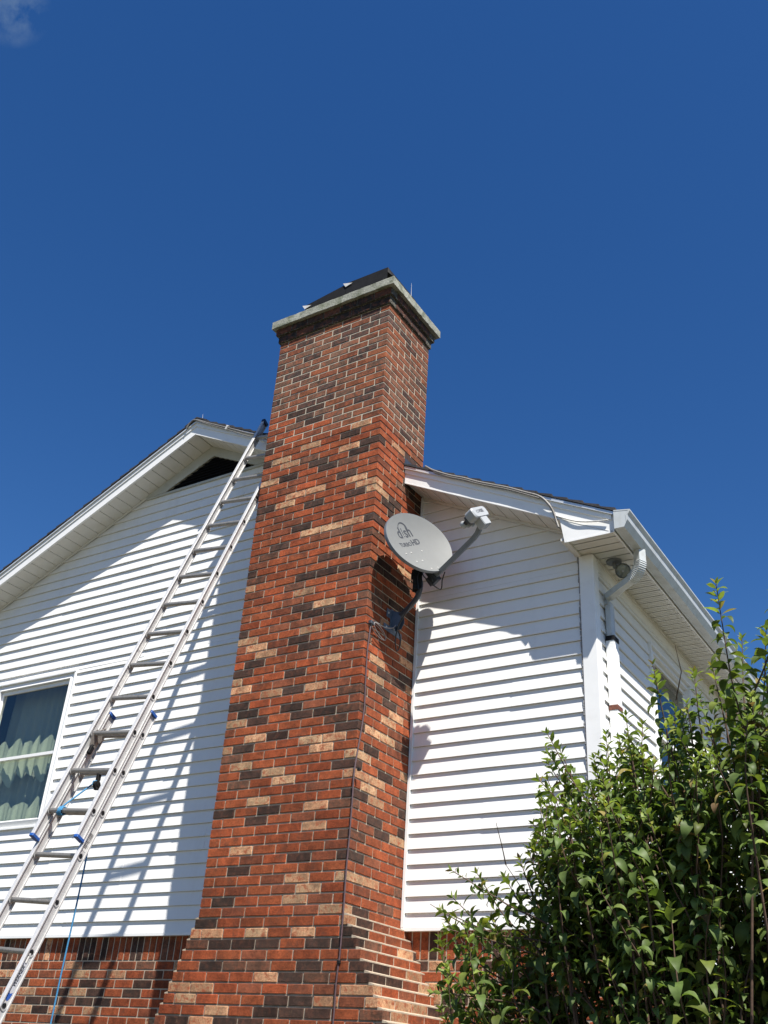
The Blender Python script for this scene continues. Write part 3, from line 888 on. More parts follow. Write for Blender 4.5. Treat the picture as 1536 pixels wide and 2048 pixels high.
cu.build('curtain', CURTAIN, w1)
c2 = MB(); cloth(3.5, 1.6, -.22, 9, .5, .0, .0, c2)
c2.build('reflection_sheet', mat('pane_haze', (.36, .40, .37), rough=.95), w1)  # added sheet, coloured to imitate a hazy reflection lightening the pane
w1['label'] = 'double hung window with a scalloped curtain'
w2, _, PW = window(XC, False, *WIN2, 2, 1)
w2['label'] = 'window under the eave on the side wall'

# --- downspout
ds = MB()
def rectpath(mb, pts, a, b, ua, ub, cap=True):
    """rectangular duct: ua/ub half-size direction lists"""
    prof = [(-a, -b), (a, -b), (a, b), (-a, b)]
    mb.sweep(pts, prof, ua, ub, cap)
og = at(1287, 1100, 'z', 3.512); og = np.array([XG+.045, og[1], 3.512])
YD = .945; XD = XC+.052
el = MB()
# corrugated elbow from the outlet
nE = 26; pts = []; ua = []; ub = []
P0 = og; tgt = np.array([XD+.012, YD-.03, 3.262])
dirh = tgt-og; dirh[2] = 0; dl = np.linalg.norm(dirh); dirh /= dl; side = np.array([-dirh[1], dirh[0], 0])
R_e = .115
for i in range(nE+1):
    a = math.radians(80)*i/nE
    p = P0+dirh*(R_e*(1-math.cos(a)))+np.array([0, 0, -.085-R_e*math.sin(a)])
    t = dirh*math.sin(a)+np.array([0, 0, -math.cos(a)])
    nrm = np.cross(side, t)
    k = 1.0+(.10 if i % 2 else -.02)
    pts.append(p); ua.append(side*k); ub.append(nrm*k)
rectpath(el, [P0+np.array([0, 0, .01]), P0+np.array([0, 0, -.085])], .034, .028, [side, side], [dirh, dirh])
rectpath(el, pts, .034, .028, ua, ub)
dsp = empty('downspout', (XD, YD, GZ)); dsp.parent = house; dsp.location = Vector((XD, YD, GZ))-house.location
dsp.name = 'downspout'
el.build('elbow', GUTTER, dsp)
pe = pts[-1]; t = pe-pts[-2]; t /= np.linalg.norm(t)
la = MB()
q1 = tgt
mid = [pe-t*.01, q1]
dq = q1-pe; dq /= np.linalg.norm(dq); nq = np.cross(side, dq)
rectpath(la, [pe-dq*.02, q1+dq*.02], .030, .024, [side, side], [nq, nq])
# turn down along the wall
pts = []; ua = []; ub = []
for i in range(9):
    a = i/8
    dd = dq*(1-a)+np.array([0, 0, -1])*a; dd /= np.linalg.norm(dd)
    p = q1+dq*.02+dq*.05*a*(1-a*.5)+np.array([0, 0, -.06*a*a])
    pts.append(p); n2 = np.cross(side, dd); ua.append(side*(1-a)+np.array([0, 1, 0])*a); ub.append(n2)
rectpath(la, pts, .032, .025, ua, ub)
la.build('offset_pipe', GUTTER, dsp)
top = pts[-1]
up = MB(); up.box(XC+.018, XC+.066, YD-.036, YD+.036, 2.90, top[2]+.02, .006); up.build('pipe', GUTTER, dsp)
DSW = mat('downspout_white', (.78, .79, .78), rough=.4, spec=.4, noise=(8, .04), dirt=(14, .56, .75, (.42, .40, .34), .35))
def fluted(mb, z0, z1, x0, x1, y0, y1):
    # outer face with shallow flutes
    n = 12; prof = []
    for i in range(n+1):
        yy = y0+(y1-y0)*i/n; prof.append((x1-(.003 if i % 2 else 0), yy))
    prof += [(x0, y1), (x0, y0)]
    m = 5; front = []
    mb.sweep([(0, 0, z0), (0, 0, z1)], prof, [(1, 0, 0)]*2, [(0, 1, 0)]*2, cap=False)
lo = MB(); fluted(lo, 2.40, 2.925, XC+.016, XC+.078, YD-.046, YD+.046); fluted(lo, GZ+.1, 2.386, XC+.016, XC+.078, YD-.046, YD+.046)
lo.build('pipe', DSW, dsp)
bdm = MB()
for (za, zb) in ((2.900, 2.936),):
    bdm.box(XC+.015, XC+.082, YD-.050, YD-.0465, za, zb); bdm.box(XC+.0787, XC+.082, YD-.0465, YD+.0465, za, zb); bdm.box(XC+.015, XC+.082, YD+.0465, YD+.050, za, zb)
bdm.build('flat_band', BLACKMETAL, dsp)  # black band put in for the dark open gap between the pipes
bd2 = MB(); bd2.box(XC+.015, XC+.081, YD-.050, YD+.050, 2.374, 2.412, .002); bd2.build('flat_band', RUST, dsp)['label'] = 'rusty steel band'

# ------------------------------------------------------------------ flood lamp under the eave
fp = at(1228, 1122, 'z', ZE)
flood = empty('flood_lamp', tuple(fp)); tag(flood, 'round grey outdoor flood lamp mounted on the white eave soffit beside the downspout', 'outdoor lamp')
m = MB(); m.disc(fp-np.array([0, 0, .009]), (0, 0, 1), .056, .018, 28, .058); m.build('base_plate', ARMGREY, flood)
lc = at(1246, 1141, 'z', ZE-.085)
aim = CAM+np.array([-.3, 0.3, -.8])-lc; aim /= np.linalg.norm(aim)
m = MB(); m.tube([fp-np.array([0, 0, .017]), fp-np.array([0, 0, .045]), lc-aim*.045], [.016, .018, .018], 12); m.build('swivel_arm', ARMGREY, flood)
m = MB(); m.tube([lc-aim*.050, lc-aim*.035, lc-aim*.01, lc+aim*.016, lc+aim*.020], [.020, .030, .050, .058, .054], 28, cap=False); m.tube([lc-aim*.05, lc-aim*.049], [.0195, .0195], 28); m.build('lamp_head', ARMGREY, flood)
GL2 = mat('lamp_glass', (.20, .22, .20), rough=.12, spec=.8, noise=(40, .4), bump=(60, .4, .004))
m = MB(); m.tube([lc+aim*.010, lc+aim*.019, lc+aim*.024], [.054, .045, .012], 28); m.build('lens', GL2, flood)
m = MB(); m.disc(lc+aim*.026, aim, .010, .006, 12); m.build('lens_button', PLASTIC, flood)

# ------------------------------------------------------------------ satellite dish
CC = np.array([.276, .259, 3.695]); CC = CC+(CAM-CC)/np.linalg.norm(CAM-CC)*.05; DN = np.array([.876, -.358, .323]); DN /= np.linalg.norm(DN)
DH = np.array([.148, .838, .526]); DH -= DN*(DH@DN); DH /= np.linalg.norm(DH); DV = np.cross(DN, DH)
if DV[2] < 0: DV = -DV
A_, B_ = .347, .281
dish = empty('satellite_dish', (0.0, .37, 3.11)); tag(dish, 'grey satellite dish with dark printed lettering, bracketed to the side of the brick chimney', 'satellite dish')
def dpt(h, v, n): return CC+DH*h+DV*v+DN*n
m = MB(); nr, ns = 12, 64
def dep(q): return -.050*(1-q*q)
vs = [dpt(0, 0, dep(0))]
for r in range(1, nr+1):
    q = r/nr
    for k in range(ns):
        a = 2*math.pi*k/ns; vs.append(dpt(A_*q*math.cos(a), B_*q*math.sin(a), dep(q)))
fs = [(0, 1+k, 1+(k+1) % ns) for k in range(ns)]+[(1+(r-1)*ns+k, 1+r*ns+k, 1+r*ns+(k+1) % ns, 1+(r-1)*ns+(k+1) % ns) for r in range(1, nr) for k in range(ns)]
m.add(vs, fs, True)
refl = m.build('reflector', DISH, dish)
m = MB()   # back shell and rolled rim
vs = [dpt(0, 0, dep(0)-.004)]
for r in range(1, nr+1):
    q = r/nr
    for k in range(ns):
        a = 2*math.pi*k/ns; vs.append(dpt(A_*q*math.cos(a), B_*q*math.sin(a), dep(q)-.004))
m.add(vs, fs, True)
for rr, nn_ in (((1.0, .0), (1.012, .001)), ((1.012, .001), (1.016, -.006)), ((1.016, -.006), (1.016, -.026)), ((1.016, -.026), (1.0, -.026))):
    vs = []
    for (q, n) in (rr, nn_):
        for k in range(ns):
            a = 2*math.pi*k/ns; vs.append(dpt((A_)*q*math.cos(a), (B_)*q*math.sin(a), n))
    m.add(vs, [(k, (k+1) % ns, ns+(k+1) % ns, ns+k) for k in range(ns)], True)
m.build('rim', DISHBACK, dish)
def surf(h, v, up=.0012):
    q2 = (h/A_)**2+(v/B_)**2; return dpt(h, v, -.050*(1-q2)+up)
def drape(o):
    """lay flat lettering on the curved reflector"""
    off = origin_of(o)
    for vx in o.data.vertices:
        p = np.array(vx.co+off)-CC; h, v, n = p@DH, p@DV, p@DN
        vx.co = Vector(surf(h, v, .0006+max(0, n)))-off
sx_t = 1.0
t1 = text_part('d sh', INK, 'lettering', refl, CC+DH*(-.050)+DV*.125+DN*.0, DH, DV, .135, .0004, bold=.0018, sx=.86)
drape(t1)
t2 = text_part('TURBO', INK, 'lettering', refl, CC+DH*(-.122)+DV*.022, DH, DV, .050, .0004, bold=.0012, sx=1.0)
drape(t2)
t3 = text_part('HD', INK, 'lettering', refl, CC+DH*(.020)+DV*.028, DH, DV, .070, .0004, bold=.0026, sx=1.0)
drape(t3)
m = MB()   # swoosh over the lettering and dotted i
def arcband(ch, cv, r0, r1, a0, a1, n=20, w0=.2, w1=1.0):
    for i in range(n):
        a, b = a0+(a1-a0)*i/n, a0+(a1-a0)*(i+1)/n
        def wd(t): return w0+(w1-w0)*math.sin(math.pi*min(1, t)**1.6)
        ta, tb = i/n, (i+1)/n
        def pt(aa, rr): return surf(ch+rr*math.cos(aa), cv+rr*math.sin(aa), .0014)
        ra, rb = r1-(r1-r0)*wd(ta), r1-(r1-r0)*wd(tb)
        m.add([pt(a, ra), pt(a, r1), pt(b, r1), pt(b, rb)], [(0, 1, 2, 3)])
arcband(-.040, .160, .044, .057, math.radians(165), math.radians(-20), w0=.40)
for i in range(5):
    vv = .095+i*.017; rr = .0045+.0006*i
    c = surf(-.070+.001*i, vv, .001); m.disc(c, DN, rr, .0008, 10)
m.build('emblem', INK, refl)
m = MB()
for (h, v) in ((-.213, -.061), (-.129, -.056), (.016, -.062), (-.080, -.150), (-.165, -.150), (-.080, -.245), (.004, -.250)):
    m.tube([surf(h, v, .0), surf(h, v, .003), surf(h, v, .0045)], [.0065, .006, .003], 10)
m.build('bolt_head', PALE_METAL, refl)
# feed arm along the bottom edge, then bent up to the feed head
def nv(n, v, h=0): return dpt(h, v, n)
arm_pts = [nv(-.13, -.285), nv(.10, -.287), nv(.40, -.287), nv(.455, -.280), nv(.500, -.262), nv(.528, -.235)]
m = MB()
n_ = len(arm_pts); uu = [DH]*n_; ww = []
for i in range(n_):
    t = arm_pts[min(i+1, n_-1)]-arm_pts[max(0, i-1)]; t /= np.linalg.norm(t); ww.append(np.cross(t, DH))
m.sweep(arm_pts, [(-.016, -.017), (.016, -.017), (.016, .017), (-.016, .017)], uu, ww)
m.build('feed_arm', ARMGREY, dish)
m = MB(); m.sweep([nv(-.145, -.292), nv(-.06, -.292)], [(-.032, -.034), (.032, -.034), (.032, .034), (-.032, .034)], [DH]*2, [DV]*2); 
m.obox(nv(-.10, -.16), DH, DV, DN, .035, .15, .012, .003)
m.build('arm_bracket', DARKGREY, dish)
# feed head: rounded T-shaped housing facing the dish with feed horns
FD = -DN
hc = nv(.545, -.175)
m = MB()
def rr_prism(mb, c, ax, ay, az, hx, hy, hz, r, n=5):
    pts = []
    for (sx, sy, a0) in ((1, 1, 0), (-1, 1, 90), (-1, -1, 180), (1, -1, 270)):
        for i in range(n+1):
            a = math.radians(a0+90*i/n); pts.append(((hx-r)*sx+r*math.cos(a), (hy-r)*sy+r*math.sin(a)))
    levels = [(-hz, .88), (-hz*.8, 1.0), (hz*.8, 1.0), (hz, .88)]
    vs = [np.array(c)+ax*p[0]*k+ay*p[1]*k+az*zz for zz, k in levels for p in pts]; N = len(pts)
    fs = [(l*N+i, l*N+(i+1) % N, (l+1)*N+(i+1) % N, (l+1)*N+i) for l in range(3) for i in range(N)]+[tuple(range(N)), tuple(range(3*N, 4*N))]
    mb.add(vs, fs)
rr_prism(m, hc, DH, DV, DN, .098, .046, .042, .03)
rr_prism(m, hc-DV*.070, DH, DV, DN, .046, .045, .036, .008)
head = m.build('feed_head', PLASTIC, dish)
m = MB()
rr_prism(m, hc+FD*.050, DH, DV, DN, .082, .034, .016, .02); m.build('head_collar', DARKGREY, head)
for hh in (-.062, .0, .062):
    m = MB(); b = hc+DH*hh+FD*.058
    fdir = FD-DH*hh*2.2; fdir /= np.linalg.norm(fdir)
    m.tube([b, b+fdir*.035], [.016, .016], 14); m.build('horn_neck', BLACK, head)
    m = MB(); m.tube([b+fdir*.033, b+fdir*.045, b+fdir*.062, b+fdir*.066], [.020, .029, .029, .022], 18); m.build('feed_horn', PLASTIC, head)
# tiny mark on the side of the head, facing the viewer
sd_ = -DH if (-DH) @ (CAM-hc) > DH @ (CAM-hc) else DH
bk_ = DN
tx = np.cross(DV, bk_)
# the back of the housing is what one sees from the ground
e0 = hc+DN*.0425
if (CAM-hc) @ DN > 0:
    text_part('XEE', INK, 'lettering', head, e0+DH*.012+DV*.004, DH, DV, .036, .0005, bold=.0012)
    m = MB()
    for i in range(16):
        a, b = 2*math.pi*i/16, 2*math.pi*(i+1)/16
        pp = lambda aa, r: e0+DH*(-.038+r*math.cos(aa))+DV*(.004+r*.8*math.sin(aa))+DN*.0006
        m.add([pp(a, .012), pp(a, .016), pp(b, .016), pp(b, .012)], [(0, 1, 2, 3)])
    m.build('emblem', INK, head)
# mast and foot
foot = np.array([0.045, .375, 3.14])
mast_top = np.array([.262, .275, 3.47]); mast_b = np.array([.285, .285, 3.30])
pts = catmull([foot, foot+(mast_b-foot)*.45+np.array([-.0, 0, -.035]), foot+(mast_b-foot)*.82+np.array([.01, 0, -.03]), mast_b+np.array([0, 0, .03]), mast_b*.5+mast_top*.5, mast_top], 6)
m = MB(); m.tube(pts, .021, 16); m.build('mast', DARKGREY, dish)
m = MB()
m.obox(mast_top+np.array([.0, 0, -.10]), R0, np.cross((0, 0, 1), R0), (0, 0, 1), .034, .034, .09, .004)
m.obox(CC-DV*.10-DN*.085, DH, DV, DN, .085, .12, .018, .004); m.obox(CC-DV*.15-DN*.115, DH, DV, DN, .03, .05, .03, .004)
m.obox(mast_top+np.array([-.035, -.01, -.05]), R0, np.cross((0, 0, 1), R0), (0, 0, 1), .012, .030, .030, .003)
for zz in (-.14, -.02): m.disc(mast_top+np.array([0, -.03, zz]), (0.6, -1, 0), .010, .05, 8)
m.build('mast_clamp', BLACKMETAL, dish)
PL = (.0, .37, 3.11)
m = MB()
m.box(.0015, .007, .27, .47, 3.115, 3.185, .001)     # upper strap of the foot
m.box(.0015, .008, .325, .425, 3.02, 3.20, .001)
m.box(.0015, .007, .24, .50, 3.000, 3.050, .001)
m.prism([(.004, .345, 3.04), (.004, .345, 3.19), (.075, .345, 3.165), (.085, .345, 3.10), (.06, .345, 3.05)], (0, .003, 0))
m.prism([(.004, .402, 3.04), (.004, .402, 3.19), (.075, .402, 3.165), (.085, .402, 3.10), (.06, .402, 3.05)], (0, .003, 0))
m.build('wall_bracket', mat('bracket_paint', (.09, .12, .17), rough=.5, spec=.4, noise=(20, .15)), dish)
m = MB()
for (yy, z_) in ((.29, 3.15), (.45, 3.15), (.27, 3.025), (.47, 3.025), (.375, 3.045)): m.disc((.010, yy, z_), (1, 0, 0), .008, .006, 6)
m.build('lag_bolt', PALE_METAL, dish)
# cable of the dish
m = MB()
c1 = catmull([nv(.02, -.315), nv(-.04, -.345), nv(-.11, -.385), mast_b+np.array([.035, -.02, .09]), mast_b+np.array([.030, -.01, .16]), mast_top+np.array([.02, -.03, -.08]), mast_top+np.array([.036, -.03, -.20]), mast_b+np.array([.028, -.02, .0]), foot+(mast_b-foot)*.5+np.array([.02, -.025, -.05]), foot+np.array([.03, -.02, -.06]), (.05, .36, 3.02), (.055, .335, 2.92), (.05, .375, 2.86), (.045, .42, 2.92), (.045, .415, 3.0), (.045, .36, 3.04)], 8)
m.tube(c1, .0048, 8); m.tube([p+np.array([.004, -.008, -.004]) for p in c1[40:]], .0042, 8)
m.build('cable', BLACK, dish)

# ------------------------------------------------------------------ ground wire down the chimney corner
wp = [(.012, .055, 2.98), (.014, .042, 2.90)]
for (px, py) in ((735, 1300), (731, 1360), (727, 1430)): p = at(px, py, 'x', .010); wp.append((.010, max(.004, p[1]), p[2]))
for (px, py) in ((717.7, 1538), (707, 1594), (699, 1666), (692, 1741), (687, 1815)):
    p = at(px, py, 'y', -.009); wp.append((min(p[0], .004), -.007, p[2]))
for (px, py) in ((680, 1901), (677, 1925), (671, 1975), (665.6, 2048)): p = at(px, py, 'y', -.009); wp.append((p[0], -.007, p[2]))
p = np.array(wp[-1]); wp.append((p[0]-.02, -.007, -.6)); wp.append((p[0]-.03, -.007, GZ))
m = MB(); m.tube(catmull(wp, 6), .0058, 8)
gwo = m.build('cable', GROUNDW); tag(gwo, 'thin brown cable stapled down the front corner of the brick chimney', 'cable')
m = MB()
for (px, py) in ((717.7, 1538), (677.5, 1924)):
    p = at(px, py, 'y', -.010); m.box(p[0]-.012, p[0]+.010, -.017, .001, p[2]-.012, p[2]+.010, .003)
m.build('clip', BLACKMETAL, gwo)
# silver coil and splice at the top of it
m = MB(); cpt = []
for i in range(46):
    a = 2*math.pi*i/22
    cpt.append((.03+.012*math.sin(a*.5), .145+.095*math.cos(a), 2.955+.035*math.sin(a)-(.145+.095*math.cos(a)-.05)*.25))
m.tube(cpt, .0028, 6)
m.tube(catmull([(.012, .05, 2.975), (.03, .10, 2.985), (.035, .20, 2.99), (.04, .30, 3.02), (.045, .345, 3.06)], 6), .0045, 6)
coil = m.build('wire_coil', mat('silver_wire', (.30, .27, .26), rough=.4, metal=.3)); tag(coil, 'small coil of silver and black wire at the chimney corner below the satellite dish', 'wire coil')
m = MB(); m.box(.001, .030, .030, .085, 2.955, 2.985, .004); m.build('splice_block', DARKGREY, coil)

# ------------------------------------------------------------------ lightning conductor on the rake
def rake_pt(x, dz=.150, dy=-.036): return np.array([x, YR+dy+.013, zs(x)+dz])
m = MB()
pts = [rake_pt(-2.70, .13, -.045), rake_pt(-2.66, .165, -.045), rake_pt(-2.59, .150, -.048), rake_pt(-2.4, .142, -.045), rake_pt(-2.1, .138, -.043), rake_pt(-1.8, .128, -.043), rake_pt(-1.5, .150, -.043), rake_pt(-1.25, .150, -.043)]
m.tube(catmull(pts, 6), .0085, 8)
m.tube(catmull([p+np.array([0, -.004, .016-.01*i]) for i, p in enumerate(pts[:-1])], 6), .005, 7)
lc1 = m.build('conductor_cable', CABLE); tag(lc1, 'grey braided cable looped over the gable peak along the white rake board', 'cable', 'braided cables on the rake boards')
m = MB(); q = rake_pt(-2.12, .135, -.05); m.obox(q, (1, 0, -.5), (0, 1, 0), (.5, 0, 1), .012, .014, .022, .003); m.build('clamp', PALE_METAL, lc1)
m = MB()
pts = [rake_pt(.20, .195, -.02), rake_pt(.30, .160, -.045)]+[rake_pt(.45+i*.13, .148+.004*math.sin(i*2.1), -.044) for i in range(6)]+[rake_pt(1.235, .135, -.045), rake_pt(1.305, .085, -.040), rake_pt(1.335, .03, -.02), rake_pt(1.35, -.03, -.012), rake_pt(1.365, -.08, -.010)]
m.tube(catmull(pts, 6), .0095, 8)
m.tube(catmull([p+np.array([0, -.003, -.016]) for p in pts[1:9]], 6), .0055, 7)
lc2 = m.build('conductor_cable', CABLE); tag(lc2, 'grey braided cable along the right rake board, dropping over it near the eave', 'cable', 'braided cables on the rake boards')
m = MB(); pts = [(*rake_pt(1.345, .01, -.016),), (*at(1150, 1042, 'y', YR-.014),), (*at(1185, 1043, 'y', YR-.014),), (*at(1216, 1040, 'y', YR-.02),)]
m.tube(catmull(pts, 5), .0055, 7); m.build('branch_wire', mat('white_wire', (.55, .54, .50), rough=.5, noise=(80, .2)), lc2)
for nm, base, top_, lab in (('lightning_rod', (XA+.01, .47, ZA+RT+.03), (XA+.005, .47, ZA+RT+.115), 'short thin lightning rod standing on the gable peak'),
                       ('lightning_rod', tuple(at(818, 585, 'x', .03)), tuple(at(814, 558, 'x', .03)), 'thin pale lightning rod standing on the chimney top')):
    m = MB()
    if nm and base[0] > -.5: base = (.03, .30, zc2-.002); top_ = (.025, .30, at(814, 557, 'x', .03)[2]+.02)
    m.tube([base, tuple((np.array(base)+np.array(top_))/2), top_], [.0024, .0018, .0008], 8); m.disc((base[0], base[1], base[2]+.003), (0, 0, 1), .015, .01, 12)
    o = m.build(nm, PALE_METAL); tag(o, lab, 'lightning rod', 'lightning rods')

# ------------------------------------------------------------------ extension ladder
LA = np.array([-1.318, -.597, 2.619]); LU = np.array([.015, .341, .940]); LU /= np.linalg.norm(LU)
LR = np.array([.992, .114, -.058]); LR -= LU*(LR@LU); LR /= np.linalg.norm(LR); LN = np.cross(LU, LR)
if LN[1] < 0: LN = -LN
LW, LB, LE, SP = .3782, .0799, .0378, .3048*1.031
kg = (GZ-LA[2]-LB*LN[2])/(LU[2]*SP)
lbase = LA+LN*LB-LR*LW/2+LU*kg*SP
lad = empty('extension_ladder', tuple(lbase)); tag(lad, 'aluminium extension ladder leaning on the gable rake left of the chimney', 'ladder')
def rail(mb, p0, p1, hd=.036, fw=.0135):
    ln = np.linalg.norm(p1-p0)/2; c = (p0+p1)/2
    mb.obox(c, LR, LN, LU, .0016, hd-.003, ln, 0)
    for sg_ in (-1, 1):
        mb.obox(c+LN*sg_*(hd-.0015), LR, LN, LU, fw, .0022, ln, .0008)
        for s2 in (-1, 1): mb.obox(c+LN*sg_*(hd-.006)+LR*s2*(fw-.0012), LR, LN, LU, .0012, .0030, ln, 0)
def P_(k, off, b): return LA+LU*k*SP-LR*off+LN*b
sections = (('fly', -4.62, 9.75, 0.0, 0.0), ('base', kg*1.0-LE/SP+.05, -1.45, LB, LE))
for nm, ka, kb, b, e in sections:
    sh_ = LU*e
    for off in (0, LW):
        m = MB(); rail(m, P_(ka, off, b)+sh_, P_(kb, off, b)+sh_, .036 if nm == 'base' else .034)
        m.build('rail', ALU, lad)
    k = math.ceil(ka+.2)
    while k < kb-.1:
        p0, p1 = P_(k, 0, b)+sh_, P_(k, LW, b)+sh_
        m = MB()
        # D-shaped rung with a flat tread on top
        up = np.array([0, 0, 1.0]); up = up-LR*(up@LR); up /= np.linalg.norm(up); fw_ = np.cross(LR, up)
        prof = []
        for i in range(12):
            a = math.pi+math.pi*i/11; prof.append((.018*math.cos(a), .021*math.sin(a)+.004))
        prof += [(.018, .011), (-.018, .011)]
        m.sweep([p0-LR*.004, p1+LR*.004], prof, [fw_]*2, [up]*2)
        for q in (-.013, -.004, .005, .014): m.obox((p0+p1)/2+up*.0118+fw_*q, LR, fw_, up, LW/2-.01, .0016, .0012)
        rg = m.build('rung', RUNG, lad)
        # swaged ends: ring outside, flat black face put in for the dark hollow
        m = MB()
        for (c, dd) in ((p0, 1), (p1, -1)):
            c0 = c+LR*dd*.0017
            for i in range(18):
                a, a2 = 2*math.pi*i/18, 2*math.pi*(i+1)/18
                def pt(aa, r, h): return c0+fw_*math.cos(aa)*r+up*(math.sin(aa)*r*1.05-.002)+LR*dd*h
                m.add([pt(a, .0165, .0045), pt(a, .0235, .0045), pt(a2, .0235, .0045), pt(a2, .0165, .0045), pt(a, .0245, 0), pt(a2, .0245, 0)], [(0, 1, 2, 3), (1, 4, 5, 2)])
        for (c, dd) in ((p0, -1), (p1, 1)):   # collar on the inside
            m.sweep([c+LR*dd*.0018, c+LR*dd*.010], [(x*1.35, y*1.35-.002) for x, y in prof], [fw_]*2, [up]*2)
        m.build('collar', ALU, rg)
        m = MB()
        for (c, dd) in ((p0, 1), (p1, -1)):
            c0 = c+LR*dd*.0020
            vs = [c0+fw_*math.cos(math.pi+math.pi*i/10)*.0168+up*(math.sin(math.pi+math.pi*i/10)*.0185+.004)+LR*dd*.0032 for i in range(11)]+[c0+fw_*.016+up*.010+LR*dd*.0032, c0-fw_*.016+up*.010+LR*dd*.0032]
            m.add(vs, [tuple(range(len(vs)))])
        m.build('bore_shade', BLACKMETAL, rg)
        k += 1
# end caps
def endcap(p, mt, ln=.022, grow=.004):
    m = MB(); m.obox(p, LR, LN, LU, .0135+grow, .036+grow*.6, ln, .003); m.build('end_cap', mt, lad)
for off in (0, LW):
    endcap(P_(-4.62, off, 0)-LU*.006, BLUE, .011); endcap(P_(-1.45, off, LB)+LU*(LE+.006), BLUE, .013); endcap(P_(9.75, off, 0)+LU*.01, NAVY, .020)
for off in (0, LW):   # swivel feet
    m = MB(); p = P_(kg, off, LB); m.box(p[0]-.03, p[0]+.03, p[1]-.06, p[1]+.05, GZ, GZ+.018, .004); m.obox(p+np.array([0, 0, .09]), LR, LN, LU, .020, .030, .075, .003); m.build('foot', ALU, lad)
# rung locks on the fly section
for off, sg_ in ((LW, 1), (0, -1)):
    m = MB(); c = P_(-2, off, .02)+LR*sg_*.028
    a_ = LN; b_ = LU
    poly = [c+a_*-.045+b_*-.015, c+a_*-.020+b_*-.085, c+a_*.012+b_*-.10, c+a_*.030+b_*-.04, c+a_*.060+b_*-.03, c+a_*.075+b_*.045, c+a_*.045+b_*.085, c+a_*.02+b_*.03, c+a_*-.02+b_*.035]
    m.prism(poly, LR*.004)
    m.tube([c+a_*.02+b_*-.09, c+a_*.02+b_*-.09+LR*sg_*.02], .008, 10); m.tube([c+a_*.05+b_*.06-LR*.01, c+a_*.05+b_*.06+LR*.02], .009, 10)
    m.tube([c+a_*-.03+b_*.0+LR*.006, c+a_*.045+b_*.09+LR*.006], .004, 8)
    m.build('rung_lock', mat('cast_lock', (.24, .22, .20), rough=.55, metal=.5, noise=(50, .3)), lad)
    m = MB(); m.obox(c+a_*.012+b_*-.115+LR*sg_*.004, LR, LN, LU, .012, .016, .035, .003); m.build('lock_tongue', BLACKMETAL, lad)
# stickers
def sticker(k0, k1, off, b, wide, mt=STICKER, side=1, seed=1, n=12):
    random.seed(seed); m = MB(); vs = []; 
    for i in range(n+1):
        k = k0+(k1-k0)*i/n; e = random.uniform(-.003, .002)
        for q in (-wide+e*0, wide+e): vs.append(P_(k, off, b)+LU*(LE if b > 0 else 0)+LN*q+LR*.0026*side)
    m.add(vs, [(2*i, 2*i+1, 2*i+3, 2*i+2) for i in range(n)]); return m.build('sticker', mt, lad)
st1 = sticker(-4.88, -4.38, 0, LB, .026, seed=3)
m = MB(); random.seed(9)
for i in range(11):
    kk = -4.50-i*.031
    m.obox(P_(kk, 0, LB)+LU*LE+LR*.0030+LN*(.004 if i < 6 else -.002), LR, LN, LU, .0003, .016, random.choice([.0018, .0030, .0040]))
m.build('barcode', mat('grey_print', (.16, .15, .145), rough=.7, noise=(60, .4)), st1)
for (a, b, sdv) in ((-.05, .42, 5), (-.62, -.22, 6), (.50, .72, 8)): sticker(a, b, LW, 0, .022, seed=sdv)
# maker's sticker near the bottom, read along the rail
st2 = sticker(-7.78, -7.20, 0, LB, .021, mt=mat('sticker_silver', (.50, .51, .55), rough=.45, noise=(60, .08)), seed=2)
cmid = P_(-7.46, 0, LB)+LU*LE+LR*.0032
text_part('WERNER', INK, 'lettering', st2, cmid, LU, -LN if np.cross(LU, -LN) @ LR > 0 else LN, .036, .0003, bold=.0006, sx=.85, shear=.2)
m = MB(); c = P_(-7.80, 0, LB)+LU*LE+LR*.0030
vv = []
for i in range(14):
    a = math.pi/2+math.pi*i/13; vv.append(c+LU*(.034*math.cos(a))+LN*(.017*math.sin(a)))
vv += [c+LU*.018-LN*.017, c+LU*.004, c+LU*.018+LN*.017]
m.add(vv, [tuple(range(len(vv)))]); m.build('arrow_mark', mat('blue_print', (.02, .09, .38), rough=.5), st2)
m = MB(); m.obox(P_(-7.12, 0, LB)+LU*LE+LR*.0035, LR, LN, LU, .0025, .006, .030, .002); m.build('swage_mark', PALE_METAL, lad)
# pulley below a rung of the lower section
pk = P_(-3, .205, LB)+LU*LE
m = MB(); m.box(pk[0]-.012, pk[0]+.012, pk[1]-.014, pk[1]+.014, pk[2]-.055, pk[2]+.012, .003)
m.disc(pk+np.array([0, -.004, -.085]), LR, .028, .022, 20); m.disc(pk+np.array([0, -.004, -.085]), LR, .012, .032, 12)
m.obox(pk+np.array([.0, -.002, -.075]), LR, (0, 1, 0), (0, 0, 1), .014, .010, .045, .003)
m.build('pulley', BLACKMETAL, lad)

